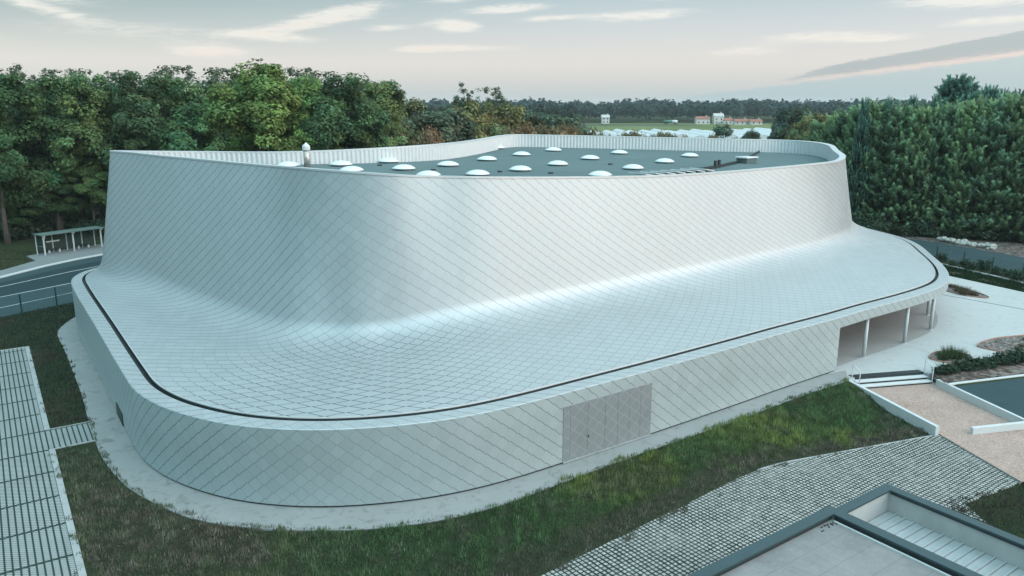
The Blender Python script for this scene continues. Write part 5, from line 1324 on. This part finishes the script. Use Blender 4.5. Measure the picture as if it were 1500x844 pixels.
for i in range(17):
    x = 43 + i * 6.9
    if tun0 is None: o = tun0 = mbT.build('polytunnel', M['plastic'], smooth=False)
    else: o = tun0.copy(); COL.objects.link(o)
    o.location = (x, 365 + random.uniform(-5, 5) + (i > 12) * 10, 0); o.scale = (1, 0.72 + 0.012 * i, 1.0 + 0.1 * (i % 3))
    tag(o, 'long white plastic tunnel in the row beyond the hall', 'polytunnel', 'plastic tunnels beyond the hall')

M['cream'] = plain('cream_render', (0.72, 0.71, 0.67), 0.8, 0, 0.05); M['tile'] = plain('red_tiles', (0.36, 0.15, 0.11), 0.85, 0, 0.15, 1.0); M['pane'] = plain('window_glass', (0.05, 0.06, 0.07), 0.15)
def house(x, y, w, d, h, rh, label, roofm='tile', wing=None, rz=0.0, name='house'):
    hs = empty(name, (x, y, 0), rz); tag(hs, label, 'house')
    mb = MB(); mb.box((0, 0, h / 2), (w, d, h)); 
    mb.add([(-w / 2, -d / 2, h), (-w / 2, d / 2, h), (-w / 2, 0, h + rh)], [(0, 1, 2)]); mb.add([(w / 2, -d / 2, h), (w / 2, d / 2, h), (w / 2, 0, h + rh)], [(0, 1, 2)])
    mb.build('wall', M['cream'], hs)
    mb = MB(); o = 0.4
    for s in (-1, 1):
        mb.add([(-w / 2 - o, s * (d / 2 + o), h - 0.15), (w / 2 + o, s * (d / 2 + o), h - 0.15), (w / 2 + o, 0, h + rh + 0.15), (-w / 2 - o, 0, h + rh + 0.15),
                (-w / 2 - o, s * (d / 2 + o), h - 0.35), (w / 2 + o, s * (d / 2 + o), h - 0.35), (w / 2 + o, 0, h + rh - 0.05), (-w / 2 - o, 0, h + rh - 0.05)], [(0, 1, 2, 3), (4, 5, 6, 7), (0, 1, 5, 4), (0, 3, 7, 4), (1, 2, 6, 5)])
    rf = mb.build('roof', M[roofm], hs)
    mb = MB(); mb.box((w * 0.3, 0.5, h + rh + 0.3), (0.8, 0.8, 1.6)); mb.build('chimney', M['cream'], rf)
    nw = max(2, int(w / 3.5))
    for k in range(nw):
        for z in ([1.5] if h < 4 else [1.5, 4.2]):
            if z + 1 > h: continue
            mb = MB(); mb.box((-w / 2 + (k + 0.5) * w / nw, -d / 2 - 0.03, z), (1.1, 0.08, 1.3)); mb.build('window', M['pane'], hs)
    return hs
M['grey_roof'] = plain('pale_grey_roof', (0.55, 0.56, 0.55), 0.7, 0, 0.08)
house(at(887, 705), 708, 6.5, 7, 5.4, 2.0, 'small white house alone at the edge of the wood beyond the green field', 'grey_roof')
house(at(1030, 690), 694, 11.5, 8, 4.6, 1.6, 'white house with a low red roof at the left of the village group', 'tile')
house(at(1052, 690), 692, 8.0, 8, 6.6, 2.2, 'tallest white house with a pale grey roof in the village group', 'grey_roof')
house(at(1065, 690), 690, 7.4, 8, 3.3, 1.7, 'low white house with a red roof beside the tallest house', 'tile')
house(at(1088, 670), 676, 11.5, 8, 2.7, 1.7, 'long pinkish house with a red tile roof, left one of the right pair', 'tile')
house(at(1107, 670), 672, 9.5, 8, 2.7, 1.6, 'pinkish house with a red roof at the right end of the village', 'tile')
tk = empty('tanker_trailer', (at(982, 690), 690, 0)); tk.scale = (0.85, 0.85, 0.85); tag(tk, 'green and white tanker trailer parked in the field below the wood', 'trailer')
mb = MB(); mb.tube([(-7, 0, 2.4), (-6.6, 0, 2.4), (1, 0, 2.4)], [1.0, 1.6, 1.6], 14); mb.build('green_tank', plain('green_tank', (0.02, 0.17, 0.11), 0.4), tk, smooth=True)
mb = MB(); mb.tube([(1.05, 0, 2.4), (6.6, 0, 2.4), (7, 0, 2.4)], [1.6, 1.6, 1.0], 14); mb.build('white_tank', M['plastic'], tk, smooth=True)
for x in (-5, -3.6, 4, 5.4):
    mb = MB(); mb.tube([(x, -1.3, 0.5), (x, 1.3, 0.5)], 0.5, 12); mb.build('wheel', M['dark_metal'], tk)
# faint evening haze over the far fields
mb = MB(); mb.box((0, 1150, 11.5), (3600, 2500, 30)); hz = mb.build('haze', None)
hm = bpy.data.materials.new('haze'); hm.use_nodes = True; ht = hm.node_tree
for n_ in list(ht.nodes):
    if n_.type != 'OUTPUT_MATERIAL': ht.nodes.remove(n_)
pvn = ht.nodes.new('ShaderNodeVolumePrincipled'); pvn.inputs['Color'].default_value = (0.80, 0.90, 0.92, 1); pvn.inputs['Density'].default_value = 0.00012
ht.links.new(pvn.outputs[0], [n_ for n_ in ht.nodes if n_.type == 'OUTPUT_MATERIAL'][0].inputs['Volume'])
hz.data.materials.append(hm); tag(hz, kind='stuff')
